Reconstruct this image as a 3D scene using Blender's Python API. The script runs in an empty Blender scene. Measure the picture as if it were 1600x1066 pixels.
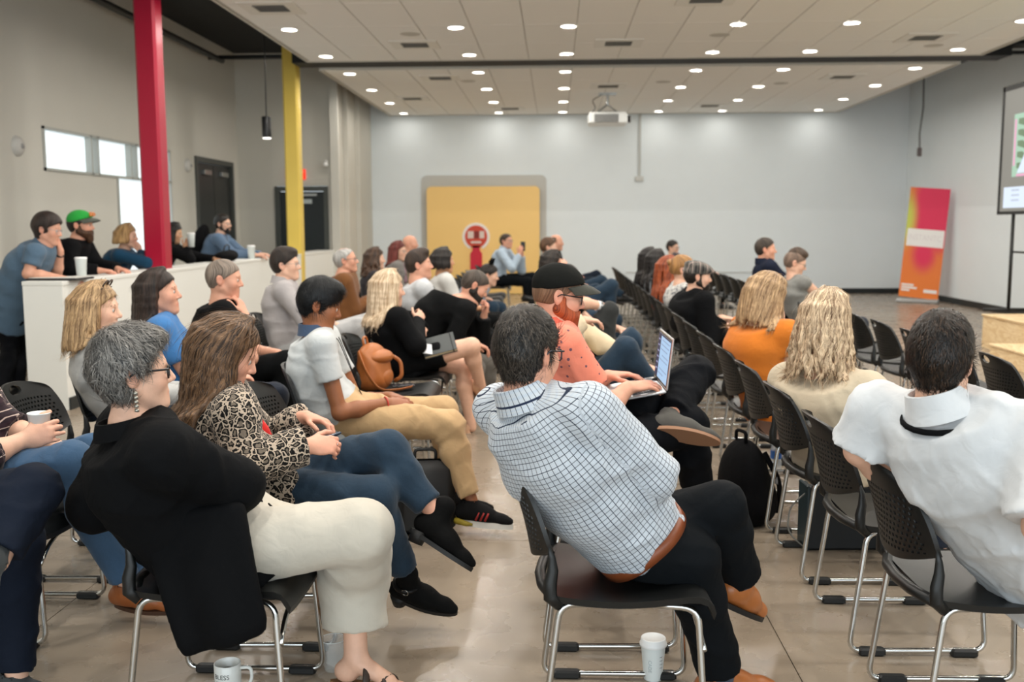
import bpy, math, random
import numpy as np
from mathutils import Vector, Matrix
random.seed(4); RNG=np.random.default_rng(4)
SC=bpy.context.scene; COL=SC.collection
A=lambda *v: np.array(v,dtype=np.float64)
def nrm(v):
    v=np.asarray(v,dtype=np.float64); n=np.linalg.norm(v); return v/n if n>1e-9 else v
# ---------------- camera ----------------
FPX=1556.; CZ=1.47
PITCH=math.atan(182./FPX); YAW=math.atan(68./math.hypot(FPX,182.)); ROLL=math.radians(0.2)
FW=A(-math.sin(YAW)*math.cos(PITCH),math.cos(YAW)*math.cos(PITCH),-math.sin(PITCH))
RT=A(math.cos(YAW),math.sin(YAW),0); UP=np.cross(RT,FW); CAM=A(0,0,CZ)
def ray(px,py):
    a=(px-800)/FPX; b=(533-py)/FPX; c,s=math.cos(ROLL),math.sin(ROLL)
    return FW+(c*a+s*b)*RT+(c*b-s*a)*UP
def at(px,py,Y):
    d=ray(px,py); return CAM+d*(Y/d[1])
def onz(px,py,z=0.):
    d=ray(px,py); return CAM+d*((z-CZ)/d[2])
cd=bpy.data.cameras.new('camera'); cam=bpy.data.objects.new('camera',cd); COL.objects.link(cam)
cd.sensor_width=36; cd.lens=36*FPX/1600; cd.clip_start=.05; cd.clip_end=200
r2=RT*math.cos(ROLL)-UP*math.sin(ROLL); u2=RT*math.sin(ROLL)+UP*math.cos(ROLL)
m=Matrix((( r2[0],u2[0],-FW[0],0),(r2[1],u2[1],-FW[1],0),(r2[2],u2[2],-FW[2],CZ),(0,0,0,1)))
cam.matrix_world=m; SC.camera=cam
cd.dof.use_dof=True; cd.dof.focus_distance=3.3; cd.dof.aperture_fstop=3.2
# ---------------- world, exposure ----------------
W=bpy.data.worlds.new('world'); SC.world=W; W.use_nodes=True
W.node_tree.nodes['Background'].inputs[0].default_value=(.86,.95,1,1); W.node_tree.nodes['Background'].inputs[1].default_value=1.0
vs=SC.view_settings; vs.view_transform='Standard'; vs.look='None'; vs.gamma=1; vs.use_curve_mapping=False; vs.exposure=0.06
SC.cycles.use_denoising=True
SC.cycles.max_bounces=8; SC.cycles.diffuse_bounces=5; SC.cycles.sample_clamp_indirect=6
LIGHT_X=[-3.12,-1.16,.15,2.10,3.39,5.32]; LIGHT_Y=[2.0,3.9,5.8,7.9,9.95,11.9,13.78,15.36,17.2,19.05,20.8]
CEIL=3.77; DECK=4.45
def area(name,loc,size,watts,color,rot,size_y=None):
    l=bpy.data.lights.new(name,'AREA'); l.energy=watts; l.color=color; l.size=size
    if size_y: l.shape='RECTANGLE'; l.size_y=size_y
    else: l.shape='DISK'
    o=bpy.data.objects.new(name,l); o.location=loc; o.rotation_euler=rot; COL.objects.link(o); return o
for y in LIGHT_Y:
    for x in LIGHT_X: area('downlight_lamp',(x,y,CEIL-.02),.16,23 if y<19 else (12 if y<20 else 4),(1,.955,.885),(0,0,0))
# added fill lamp for assumed daylight, just inside the unseen front wall
area('window_daylight',(1,-3.4,2.0),11,330,(.84,.94,1),(math.radians(90),0,0),3.4)
# ---------------- materials ----------------
def lin(c):
    return tuple((x/12.92 if x<=.04045 else ((x+.055)/1.055)**2.4) for x in (v/255. for v in c))
MC={}
class NT:
    def __init__(s,name):
        s.m=bpy.data.materials.new(name); s.m.use_nodes=True; s.t=s.m.node_tree; s.b=s.t.nodes['Principled BSDF']
    def n(s,t,**k):
        o=s.t.nodes.new(t)
        for a,b in k.items(): setattr(o,a,b)
        return o
    def l(s,a,b): s.t.links.new(a,b)
    def math(s,op,a,b=None):
        o=s.n('ShaderNodeMath',operation=op)
        for i,v in enumerate((a,b)):
            if v is None: continue
            if isinstance(v,(int,float)): o.inputs[i].default_value=v
            else: s.l(v,o.inputs[i])
        return o.outputs[0]
    def mix(s,f,a,b):
        o=s.n('ShaderNodeMix',data_type='RGBA')
        for i,v in ((0,f),(6,a),(7,b)):
            if isinstance(v,(int,float)): o.inputs[i].default_value=v
            elif isinstance(v,tuple): o.inputs[i].default_value=(*v[:3],1)
            else: s.l(v,o.inputs[i])
        return o.outputs[2]
    def noise(s,scale,vec=None,detail=2,dist=0.):
        o=s.n('ShaderNodeTexNoise'); o.inputs['Scale'].default_value=scale; o.inputs['Detail'].default_value=detail; o.inputs['Distortion'].default_value=dist
        if vec is not None: s.l(vec,o.inputs['Vector'])
        return o.outputs[0]
    def attr(s,name): return s.n('ShaderNodeAttribute',attribute_name=name)
    def obj(s): return s.n('ShaderNodeTexCoord').outputs['Object']
    def vmul(s,v,k):
        o=s.n('ShaderNodeVectorMath',operation='MULTIPLY'); s.l(v,o.inputs[0]); o.inputs[1].default_value=k; return o.outputs[0]
    def ramp(s,f,*st):
        o=s.n('ShaderNodeValToRGB'); e=o.color_ramp.elements
        while len(e)<len(st): e.new(.5)
        for i,(p,c) in enumerate(st): e[i].position=p; e[i].color=(*c[:3],1)
        s.l(f,o.inputs[0]); return o.outputs[0]
    def bump(s,h,st=.2,dist=.01):
        o=s.n('ShaderNodeBump'); o.inputs['Strength'].default_value=st; o.inputs['Distance'].default_value=dist; s.l(h,o.inputs['Height']); s.l(o.outputs[0],s.b.inputs['Normal'])
    def col(s,v):
        if isinstance(v,tuple): s.b.inputs['Base Color'].default_value=(*v[:3],1)
        else: s.l(v,s.b.inputs['Base Color'])
    def set(s,**k):
        for a,b in k.items(): s.b.inputs[a.replace('_',' ')].default_value=b
def plain(name,c,rough=.5,metal=0.,var=.0,scale=30.,bump=0.,spec=.5):
    k=(name,c,rough,metal,var,scale,bump)
    if k in MC: return MC[k]
    t=NT(name); C=lin(c); t.set(Roughness=rough,Metallic=metal); t.b.inputs['Specular IOR Level'].default_value=spec
    if var or bump:
        f=t.noise(scale,t.obj(),3)
        if var: t.col(t.mix(f,tuple(x*(1-var) for x in C),tuple(min(1,x*(1+var)) for x in C)))
        else: t.col(C)
        if bump: t.bump(f,bump,.004)
    else: t.col(C)
    MC[k]=t.m; return t.m
def cloth(c,kind='plain',c2=None,rough=.85,k=1.):
    if min(c)>180: c=tuple(int(q*.88) for q in c)
    elif max(c)<40: c=tuple(int(q*.6) for q in c)
    key=('cloth',c,kind,c2,k)
    if key in MC: return MC[key]
    t=NT('cloth_'+kind); C=lin(c); a=t.attr('bc').outputs['Vector']; o=t.obj()
    f=t.noise(9,o,3,.4); base=t.mix(f,tuple(x*.86 for x in C),tuple(min(1,x*1.1) for x in C))
    sep=t.n('ShaderNodeSeparateXYZ'); t.l(a,sep.inputs[0]); x,y,z=sep.outputs
    if kind=='check':
        def lines(v,per,wd):
            return t.math('LESS_THAN',t.math('ABSOLUTE',t.math('SUBTRACT',t.math('FRACT',t.math('MULTIPLY',v,1/per)),.5)),wd)
        g=t.math('ADD',lines(x,.0135*k,.055),lines(y,.0135*k,.055)); g=t.math('MINIMUM',g,1)
        b2=t.math('MULTIPLY',t.math('ADD',lines(x,.0045*k,.2),lines(y,.0045*k,.2)),.13)
        base=t.mix(g,t.mix(b2,base,lin((120,160,205))),lin(c2))
    elif kind=='leopard':
        v=t.n('ShaderNodeTexVoronoi',feature='DISTANCE_TO_EDGE'); v.inputs['Scale'].default_value=40; v.inputs['Randomness'].default_value=1.
        w=t.n('ShaderNodeVectorMath',operation='ADD'); nz=t.n('ShaderNodeTexNoise'); nz.inputs['Scale'].default_value=45; t.l(o,nz.inputs['Vector'])
        t.l(t.vmul(nz.outputs['Color'],(.022,.022,.022)),w.inputs[0]); t.l(o,w.inputs[1]); t.l(w.outputs[0],v.inputs['Vector'])
        d=v.outputs['Distance']
        col=t.ramp(d,(.0,C),(.055,C),(.085,(.006,.006,.006)),(.21,(.006,.006,.006)),(.29,tuple(q*.36 for q in C)),(.5,tuple(q*.30 for q in C)))
        n2=t.noise(60,o); gate=t.math('GREATER_THAN',n2,.66); base=t.mix(gate,col,C)
    elif kind=='plaid':
        def band(v,per,lo): return t.math('GREATER_THAN',t.math('FRACT',t.math('MULTIPLY',v,1/per)),lo)
        base=t.mix(t.math('MULTIPLY',t.math('ADD',band(x,.03*k,.55),band(y,.03*k,.55)),.5),base,lin(c2))
        base=t.mix(t.math('MAXIMUM',band(x,.06*k,.94),band(y,.06*k,.94)),base,lin((190,170,160)))
    elif kind=='dots':
        v=t.n('ShaderNodeTexVoronoi'); v.inputs['Scale'].default_value=27; v.inputs['Randomness'].default_value=.45; t.l(o,v.inputs['Vector'])
        base=t.mix(t.math('LESS_THAN',v.outputs['Distance'],.17),base,lin(c2))
    elif kind=='floral':
        n2=t.noise(38,o,3,1.); base=t.mix(t.math('GREATER_THAN',n2,.58),base,lin(c2))
    elif kind=='denim':
        n2=t.noise(5,o,2); base=t.mix(n2,tuple(q*.4*k for q in C),tuple(q*1.3*k for q in C))
        base=t.mix(t.noise(900,o,0),base,tuple(min(1,q*1.3) for q in C))
    elif kind=='knit':
        wv=t.math('ABSOLUTE',t.math('SINE',t.math('MULTIPLY',x,900))); base=t.mix(t.math('MULTIPLY',wv,.35),base,tuple(q*.75 for q in C))
    t.col(base); t.set(Roughness=rough); t.b.inputs['Specular IOR Level'].default_value=.12
    t.b.inputs['Sheen Weight'].default_value=.12 if sum(c)>120 else .0
    h=t.math('ADD',t.math('MULTIPLY',t.noise(22,o,2,.8),1.),t.math('MULTIPLY',t.noise(700,o,0),.05)); t.bump(h,.3,.010)
    MC[key]=t.m; return t.m
def skinmat(c):
    key=('skin',c)
    if key in MC: return MC[key]
    t=NT('skin'); C=lin(c); a=t.attr('tint').outputs['Fac']; o=t.obj()
    f=t.noise(40,o,4); base=t.mix(f,tuple(x*.88 for x in C),tuple(min(1,x*1.1) for x in C))
    red=(min(1,C[0]*.92),C[1]*.52,C[2]*.5)
    t.col(t.mix(a,base,red)); t.set(Roughness=.48); t.b.inputs['Specular IOR Level'].default_value=.4
    t.bump(t.noise(180,o,3),.12,.003)
    MC[key]=t.m; return t.m
def hairmat(c1,c2,bias=.5):
    key=('hair',c1,c2,bias)
    if key in MC: return MC[key]
    t=NT('hair'); a=t.attr('bc').outputs['Vector']
    f=t.noise(1,t.vmul(a,(55,5,1)),4,.3); g=t.noise(1,t.vmul(a,(260,9,1)),2)
    h=t.math('ADD',t.math('MULTIPLY',f,.65),t.math('MULTIPLY',g,.35))
    t.col(t.ramp(h,(max(0,bias-.11),lin(c1)),(min(1,bias+.11),lin(c2)))); t.set(Roughness=.42); t.b.inputs['Specular IOR Level'].default_value=.35
    t.bump(g,.5,.006)
    MC[key]=t.m; return t.m
def emit(name,c,s):
    k=(name,c,s)
    if k in MC: return MC[k]
    t=NT(name); t.col((0,0,0)); t.b.inputs['Emission Color'].default_value=(*lin(c),1); t.b.inputs['Emission Strength'].default_value=s; MC[k]=t.m; return t.m
def pane_mat(c,s):
    t=NT('frosted_glow_pane'); t.col(lin(c)); t.set(Roughness=.4); t.b.inputs['Emission Color'].default_value=(*lin(c),1); t.b.inputs['Emission Strength'].default_value=s; return t.m
def glass(name,c=(240,245,245),alpha=.25,rough=.05):
    k=(name,c,alpha)
    if k in MC: return MC[k]
    t=NT(name); t.col(lin(c)); t.set(Roughness=rough,Alpha=alpha); MC[k]=t.m; return t.m
# ---------------- mesh helpers ----------------
def mkmesh(name,v,f,mat=None,smooth=True,attrs=None):
    v=np.asarray(v,dtype=np.float32).reshape(-1,3); me=bpy.data.meshes.new(name)
    if isinstance(f,np.ndarray):
        n,q=f.shape; lt=np.full(n,q,dtype=np.int32); fl=f.astype(np.int32).ravel()
    else:
        lt=np.array([len(p) for p in f],dtype=np.int32); fl=np.array([i for p in f for i in p],dtype=np.int32)
    me.vertices.add(len(v)); me.vertices.foreach_set('co',v.ravel())
    me.loops.add(len(fl)); me.loops.foreach_set('vertex_index',fl)
    me.polygons.add(len(lt)); ls=np.zeros(len(lt),dtype=np.int32); ls[1:]=np.cumsum(lt)[:-1]
    me.polygons.foreach_set('loop_start',ls); me.polygons.foreach_set('loop_total',lt)
    me.polygons.foreach_set('use_smooth',np.full(len(lt),bool(smooth)))
    me.update(calc_edges=True); me.validate()
    for k,a in (attrs or {}).items():
        a=np.asarray(a,dtype=np.float32)
        if a.ndim==2: at_=me.attributes.new(k,'FLOAT_VECTOR','POINT'); at_.data.foreach_set('vector',a.ravel())
        else: at_=me.attributes.new(k,'FLOAT','POINT'); at_.data.foreach_set('value',a.ravel())
    if mat: me.materials.append(mat)
    return me
def link(name,me,parent=None,loc=None,rz=None):
    o=bpy.data.objects.new(name,me); COL.objects.link(o)
    if parent: o.parent=parent
    if loc is not None: o.location=loc
    if rz is not None: o.rotation_euler=(0,0,rz)
    return o
def empty(name,loc=(0,0,0),rz=0):
    o=link(name,None,None,loc,rz); o.empty_display_size=.1; return o
def tag(o,label=None,cat=None,group=None,kind=None):
    if label: o['label']=label
    if cat: o['category']=cat
    if group: o['group']=group
    if kind: o['kind']=kind
    return o
class MB:
    """collects simple shapes into one mesh"""
    def __init__(s): s.v=[]; s.f=[]
    def add(s,v,f):
        b=len(s.v); s.v+= [tuple(p) for p in v]; s.f+= [tuple(i+b for i in q) for q in f]; return s
    def box(s,x0,y0,z0,x1,y1,z1,bev=0.):
        if bev<=0:
            return s.add([(x0,y0,z0),(x1,y0,z0),(x1,y1,z0),(x0,y1,z0),(x0,y0,z1),(x1,y0,z1),(x1,y1,z1),(x0,y1,z1)],[(3,2,1,0),(4,5,6,7),(0,1,5,4),(1,2,6,5),(2,3,7,6),(3,0,4,7)])
        b=bev; V=[];F=[]
        L=[(z0,b),(z0+b,0),(z1-b,0),(z1,b)]
        for z,i in L:
            X0,X1,Y0,Y1=x0+i,x1-i,y0+i,y1-i
            V+=[(X0+b,Y0,z),(X1-b,Y0,z),(X1,Y0+b,z),(X1,Y1-b,z),(X1-b,Y1,z),(X0+b,Y1,z),(X0,Y1-b,z),(X0,Y0+b,z)]
        for k in range(3):
            for i in range(8): F.append((k*8+i,k*8+(i+1)%8,k*8+8+(i+1)%8,k*8+8+i))
        F.append(tuple(range(7,-1,-1))); F.append(tuple(range(24,32)))
        return s.add(V,F)
    def tube(s,path,r,n=8,closed=False,flat=1.,up=None):
        P=[A(*p) for p in path]; N=len(P); V=[];F=[]; prev=None
        R=r if hasattr(r,'__len__') else [r]*N
        for i,p in enumerate(P):
            if closed: t=nrm(P[(i+1)%N]-P[i-1])
            else: t=nrm(P[min(i+1,N-1)]-P[max(i-1,0)])
            if prev is None:
                w=A(0,0,1) if up is None else A(*up)
                if abs(t@w)>.95: w=A(0,1,0) if up is None else A(1,0,0)
                a=nrm(np.cross(t,w))
            else: a=nrm(prev-t*(prev@t))
            prev=a; b=np.cross(t,a)
            for k in range(n):
                an=2*math.pi*k/n; V.append(p+R[i]*(math.cos(an)*a*flat+math.sin(an)*b))
        m_=N if closed else N-1
        for i in range(m_):
            for k in range(n):
                j=(i+1)%N; F.append((i*n+k,i*n+(k+1)%n,j*n+(k+1)%n,j*n+k))
        if not closed: F.append(tuple(range(n-1,-1,-1))); F.append(tuple((N-1)*n+k for k in range(n)))
        return s.add(V,F)
    def lathe(s,prof,c=(0,0,0),n=24,cap=True):
        V=[];F=[]; m_=len(prof)
        for r,z in prof:
            for k in range(n):
                an=2*math.pi*k/n; V.append((c[0]+r*math.cos(an),c[1]+r*math.sin(an),c[2]+z))
        for i in range(m_-1):
            for k in range(n): F.append((i*n+k,i*n+(k+1)%n,(i+1)*n+(k+1)%n,(i+1)*n+k))
        if cap: F.append(tuple(range(n-1,-1,-1))); F.append(tuple((m_-1)*n+k for k in range(n)))
        return s.add(V,F)
    def poly(s,pts,a,b,axis='y'):
        """prism: 2D outline pts in the plane across axis, from a to b"""
        n=len(pts); V=[]
        for q in (a,b):
            for (u,w) in pts: V.append({'y':(u,q,w),'x':(q,u,w),'z':(u,w,q)}[axis])
        F=[(i,(i+1)%n,n+(i+1)%n,n+i) for i in range(n)]+[tuple(range(n-1,-1,-1)),tuple(range(n,2*n))]
        return s.add(V,F)
    def grid(s,P,close_u=False):
        """P: array (n,m,3)"""
        P=np.asarray(P); n,m_=P.shape[:2]; F=[]
        for i in range(n if close_u else n-1):
            for j in range(m_-1): F.append((i*m_+j,((i+1)%n)*m_+j,((i+1)%n)*m_+j+1,i*m_+j+1))
        return s.add(P.reshape(-1,3),F)
    def mesh(s,name,mat,smooth=True): 
        me=mkmesh(name,s.v,s.f,mat,smooth)
        return me
    def obj(s,name,mat,parent=None,smooth=False,loc=None,rz=None): return link(name,s.mesh(name,mat,smooth),parent,loc,rz)
def smooth_by_angle(me,deg=35):
    me.polygons.foreach_set('use_smooth',np.ones(len(me.polygons),dtype=bool)); me.set_sharp_from_angle(angle=math.radians(deg)); return me
def fillet(pts,r,n=5):
    """round the corners of a polyline"""
    P=[A(*p) for p in pts]; out=[P[0]]
    for i in range(1,len(P)-1):
        a=nrm(P[i-1]-P[i]); b=nrm(P[i+1]-P[i]); rr=min(r,np.linalg.norm(P[i-1]-P[i])*.45,np.linalg.norm(P[i+1]-P[i])*.45)
        for k in range(n+1):
            t=k/n; out.append((1-t)**2*(P[i]+a*rr)+2*t*(1-t)*P[i]+t*t*(P[i]+b*rr))
    out.append(P[-1]); return out
def text_mesh(body,size,depth=.0):
    c=bpy.data.curves.new('lettering','FONT'); c.body=body; c.size=size; c.align_x='CENTER'; c.align_y='CENTER'; c.extrude=depth; c.resolution_u=3
    o=bpy.data.objects.new('lettering',c); COL.objects.link(o); dg=bpy.context.evaluated_depsgraph_get(); me=bpy.data.meshes.new_from_object(o.evaluated_get(dg))
    bpy.data.objects.remove(o); return me
# ================= the room =================
ORD=['first','second','third','fourth','fifth','sixth','seventh','eighth','ninth','tenth','eleventh','twelfth','thirteenth','fourteenth','fifteenth','sixteenth','seventeenth','eighteenth','nineteenth','twentieth']
def S(name,mb,mat,parent=None,smooth=False):
    o=mb.obj(name,mat,parent,smooth)
    if parent is None: o['kind']='structure'
    return o
XL,XR,YB,YF,YD,XD=-5.6,7.3,21.3,-3.5,17.6,-3.9
def floor_mat():
    t=NT('polished_concrete'); o=t.obj()
    n1=t.noise(.9,o,5,.6); n2=t.noise(6,o,6,.3); n3=t.noise(140,o,2)
    c=t.ramp(n1,(.3,lin((141,127,110))),(.5,lin((150,136,119))),(.72,lin((161,148,132))))
    c=t.mix(t.math('MULTIPLY',n2,.4),c,lin((128,114,98))); c=t.mix(t.math('GREATER_THAN',n3,.72),c,lin((172,162,148)))
    t.col(c); r=t.n('ShaderNodeMapRange'); r.inputs[3].default_value=.16; r.inputs[4].default_value=.4; t.l(n2,r.inputs[0]); t.l(r.outputs[0],t.b.inputs['Roughness'])
    t.bump(n2,.03,.01); return t.m
FLOORM=floor_mat()
fl=S('floor',MB().box(XL-.2,YF-.2,-.2,XR+.2,YB+.2,-.012),plain('slab_under',(60,56,50),.9))
# saw-cut slabs of the concrete floor, cut joints a few millimetres wide
xs_=[XL,-4.6,-1.9,.8,3.5,6.2,XR]; ys_=[YF,.4,4.52,8.6,12.7,16.8,YB]
for i in range(len(xs_)-1):
    for j in range(len(ys_)-1):
        MB().box(xs_[i]+.002,ys_[j]+.002,-.02,xs_[i+1]-.002,ys_[j+1]-.002,0).obj('floor_slab',FLOORM,fl)
WALL=plain('wall_paint',(232,240,244),.7,0,.02,3,.05); WALL2=plain('wall_paint_warm',(205,202,192),.7,0,.03,2,.05)
S('wall_back',MB().box(XD-.2,YB,0,XR+.2,YB+.2,DECK+.3),WALL)
S('wall_right',MB().box(XR,YF,0,XR+.2,YB,DECK+.3),WALL)
# left wall with the window opening (clerestory strip and a tall light) cut out
WY0,WY1,WZ0,WZ1=10.83,14.45,2.08,2.56; TY0=12.65
wl=MB(); wl.box(XL-.2,YF,0,XL,WY0,DECK+.3); wl.box(XL-.2,WY0,WZ1,XL,WY1,DECK+.3); wl.box(XL-.2,WY0,0,XL,TY0,WZ0); wl.box(XL-.2,TY0,0,XL,WY1,.25); wl.box(XL-.2,WY1,0,XL,15.46,DECK+.3); wl.box(XL-.2,15.46,2.55,XL,17.28,DECK+.3); wl.box(XL-.2,17.28,0,XL,YD+.2,DECK+.3)
S('wall_left',wl,WALL2)
wd=MB(); wd.box(XL,YD,0,-4.95,YD+.15,DECK+.3); wd.box(-4.95,YD,2.16,-4.0,YD+.15,DECK+.3); wd.box(-4.0,YD,0,XD,YD+.15,DECK+.3)
S('wall_alcove',wd,WALL2)
S('wall_return',MB().box(XD-.15,YD+.15,0,XD,YB,DECK+.3),WALL2)
tr=S('trim_1',MB().box(XD-.02,YD-.12,0,XD+.12,YD+.0,DECK),WALL2); S('trim_2',MB().box(XD+.0,YD+.9,0,XD+.08,YD+1.05,DECK),WALL2); S('trim_3',MB().box(XD+.0,YD+2.0,0,XD+.08,YD+2.12,DECK),WALL2)
# front wall behind the photographer: unseen, its window bays added to let light in
fw=MB(); fw.box(XL,YF-.2,0,XR,YF,.3); fw.box(XL,YF-.2,3.7,XR,YF,DECK+.3); fw.box(XL,YF-.2,.3,-4.6,YF,3.7); fw.box(6.5,YF-.2,.3,XR,YF,3.7)
S('wall_front',fw,WALL2)
wf=MB()
for k in range(6): wf.box(-4.6+k*2.2,YF-.14,.3,-4.52+k*2.2,YF-.06,3.7)
wf.box(-4.6,YF-.14,1.9,6.5,YF-.06,2.0)
S('window_2',wf,plain('frame_dark',(40,42,42),.4))
S('ceiling',MB().box(XL-.2,YF-.2,DECK,XR+.2,YB+.2,DECK+.15),plain('deck_black',(16,18,19),.8))
BASE=plain('baseboard_black',(30,36,36),.5)
S('baseboard_back',MB().box(XD,YB-.015,0,XR,YB,.11),BASE); S('baseboard_right',MB().box(XR-.015,YF,0,XR,YB-.015,.11),BASE)
S('baseboard_left',MB().box(XL,YF,0,XL+.015,TY0,.11),BASE); S('baseboard_alcove',MB().box(XL+.015,YD-.015,0,-5.0,YD,.11),BASE)
# windows of the left wall: frosted panes glow in place of daylight outside, pale frames
FR=plain('frame_pale',(176,178,172),.5); PANE=pane_mat((232,244,250),.8)
w1=MB(); f=.03
for z in (WZ0,WZ1-f): w1.box(XL-.07,WY0,z,XL+.02,WY1,z+f)
muls=[WY0,11.95,12.13,13.08,13.26,14.05,WY1-f]
for y in muls: w1.box(XL-.07,y,WZ0,XL+.02,y+f,WZ1)
w1.box(XL-.07,TY0,.25,XL+.02,TY0+f,WZ0); w1.box(XL-.07,WY1-f,.25,XL+.02,WY1,WZ0); w1.box(XL-.07,TY0,.25,XL+.02,WY1,.3)
win=S('window_1',w1,FR)
for a,b in zip(muls[:-1],muls[1:]): MB().box(XL-.07,a+f,WZ0+f,XL-.06,b,WZ1-f).obj('pane',PANE,win)
MB().box(XL-.07,TY0+f,.3,XL-.06,WY1-f,WZ0).obj('pane',PANE,win)
# doors
DK=plain('door_dark',(38,41,40),.45); DF=plain('door_frame_dark',(70,74,70),.5); STEEL=plain('brushed_steel',(170,172,170),.35,1)
d1=S('door_1',MB().box(XL-.1,15.46,0,XL+.03,15.54,2.55).box(XL-.1,17.2,0,XL+.03,17.28,2.55).box(XL-.1,15.54,2.47,XL+.03,17.2,2.55),DF)
for y0 in (15.54,16.375):
    L=MB().box(XL-.07,y0+.005,.01,XL-.02,y0+.82,2.46).obj('door_leaf',DK,d1)
    MB().box(XL-.02,y0+.28,2.28,XL+.04,y0+.6,2.36,.008).obj('door_closer',STEEL,L)
    MB().box(XL-.02,y0+.1,1.0,XL+.03,y0+.72,1.06,.008).obj('push_bar',STEEL,L)
d2=S('door_2',MB().box(-4.95,YD-.03,0,-4.87,YD+.1,2.15).box(-4.08,YD-.03,0,-4.0,YD+.1,2.15).box(-4.87,YD-.03,2.07,-4.08,YD+.1,2.15),DF)
L=MB().box(-4.865,YD+.03,.01,-4.085,YD+.07,2.06).obj('door_leaf',plain('door_teal_black',(20,30,32),.4),d2)
MB().box(-4.62,YD+.01,1.85,-4.3,YD+.03,1.93,.004).obj('door_plate',plain('plate_pale',(190,200,200),.4),L); MB().box(-4.45,YD-.01,1.98,-4.2,YD+.03,2.03,.004).obj('door_closer',STEEL,L)
es=empty('exit_sign',(-4.56,YD-.03,2.36)); tag(es,'small red lit exit sign on the grey alcove wall behind the yellow column','sign')
MB().box(-.17,0,-.09,.17,.03,.09,.006).obj('sign_box',emit('sign_red',(255,60,35),1.1),es)
tm=text_mesh('EXIT',.13,.001); tm.materials.append(emit('sign_letter',(255,225,215),1.3)); o=link('lettering',tm,es,(0,-.003,0)); o.rotation_euler=(math.radians(90),0,0)
# half-wall with its counter end
hw=S('wall_half',MB().box(-4.22,7.72,0,-3.9,YD,1.0),plain('half_wall_paint',(232,232,226),.55,0,.02,2,.03))
MB().box(-4.225,7.715,1.0,-3.895,YD,1.035,.004).obj('cap_board',plain('half_wall_cap',(230,230,224),.45),hw)
S('baseboard_half',MB().box(-3.9,7.73,0,-3.885,YD,.1),BASE)
# columns
def column(name,x,y,w,c,label):
    m=plain('column_'+name,c,.32,0,.02,8)
    o=S('trim_%d'%(4 if name=='red' else 5),MB().box(x-w/2,y-w/2,0,x+w/2,y+w/2,DECK,.025),m); smooth_by_angle(o.data,40); tag(o,label); return o
column('red',-4.045,10.03,.215,(166,12,48),'crimson steel column behind the white half-wall'); column('yellow',-4.0,15.3,.225,(226,196,92),'yellow steel column near the dark door')
# ceiling clouds of tiles
TILE=plain('acoustic_tile',(236,234,229),.85,0,.02,60,.05); GRIDM=plain('tile_grid',(172,168,160),.6)
tile_me=MB().box(-.3,-.6,-.016,.3,.6,.0,.006).mesh('ceiling_tile',TILE,False)
def cloud(name,y0,y1,first_row=0):
    nx=15; x0=-3.45; wx=.616; ny=round((y1-y0)/1.22); wy=(y1-y0)/ny
    x1=x0+nx*wx
    b=MB().box(x0-.03,y0-.03,CEIL,x1+.03,y1+.03,CEIL+.03); o=S(name,b,GRIDM)
    for j in range(ny):
        if y0+(j+1)*wy<9.6: continue
        for i in range(nx):
            t=link('ceiling_tile',tile_me,o,(x0+(i+.5)*wx,y0+(j+.5)*wy,CEIL+.004)); t.scale=(wx/.616*1.012,wy/1.22*1.008,1)
    if y0<9.6: MB().box(x0,y0,CEIL-.012,x1,y0+math.ceil((9.6-y0)/wy-1e-6)*wy-wy+.0,CEIL+.0).obj('tile_field',TILE,o)
    MB().box(x0-.05,y0-.05,CEIL-.02,x1+.05,y0-.03,CEIL+.035).box(x0-.05,y1+.03,CEIL-.02,x1+.05,y1+.05,CEIL+.035).box(x0-.05,y0-.03,CEIL-.02,x0-.03,y1+.03,CEIL+.035).box(x1+.03,y0-.03,CEIL-.02,x1+.05,y1+.03,CEIL+.035).obj('cloud_edge',plain('cloud_edge',(208,204,194),.7),o)
    return o
cl1=cloud('ceiling_cloud_near',.9,14.22); cl1.name='ceiling_1'; cl2=cloud('ceiling_cloud_far',15.04,21.2); cl2.name='ceiling_2'
# black beam and pipes in the gaps
PIPE=plain('pipe_black',(22,24,25),.5)
S('trim_6',MB().box(-3.75,14.40,CEIL+.0,6.3,14.86,CEIL+.45),plain('beam_black',(14,15,16),.7))
S('trim_7',MB().tube([(-5.35,4,4.1),(-5.35,16.2,4.1)],.045,10).tube([(-5.5,16.0,4.12),(-3.6,16.0,4.12)],.035,8),PIPE,None,True)
S('trim_8',MB().tube([(6.35,4,4.0),(6.35,16.5,4.0)],.05,10).tube(fillet([(6.3,14.6,3.95),(6.75,14.6,3.95),(6.9,14.6,4.4)],.15),.06,10).tube([(6.2,15.6,4.0),(7.2,15.6,4.0)],.03,8),PIPE,None,True)
# downlights
ring_me=MB().lathe([(.095,0),(.108,-.006),(.108,-.012),(.088,-.012),(.084,-.004)],n=28,cap=False).mesh('trim_ring',plain('ring_white',(240,240,236),.4),True)
lens_me=MB().lathe([(.0001,-.008),(.06,-.008),(.086,-.006)],n=28,cap=False).mesh('lens',emit('lamp_lens',(255,248,235),9.),True)
for j,y in enumerate(LIGHT_Y):
    if y<11.5: continue
    for i,x in enumerate(LIGHT_X):
        e=empty('ceiling_downlight',(x,y,CEIL-.012)); tag(e,'lit round downlight, %s from the left in the %s row from the back wall'%(ORD[i],ORD[len(LIGHT_Y)-1-j]),'ceiling light','recessed downlights in the ceiling clouds')
        link('trim_ring',ring_me,e); link('lens',lens_me,e)
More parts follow.
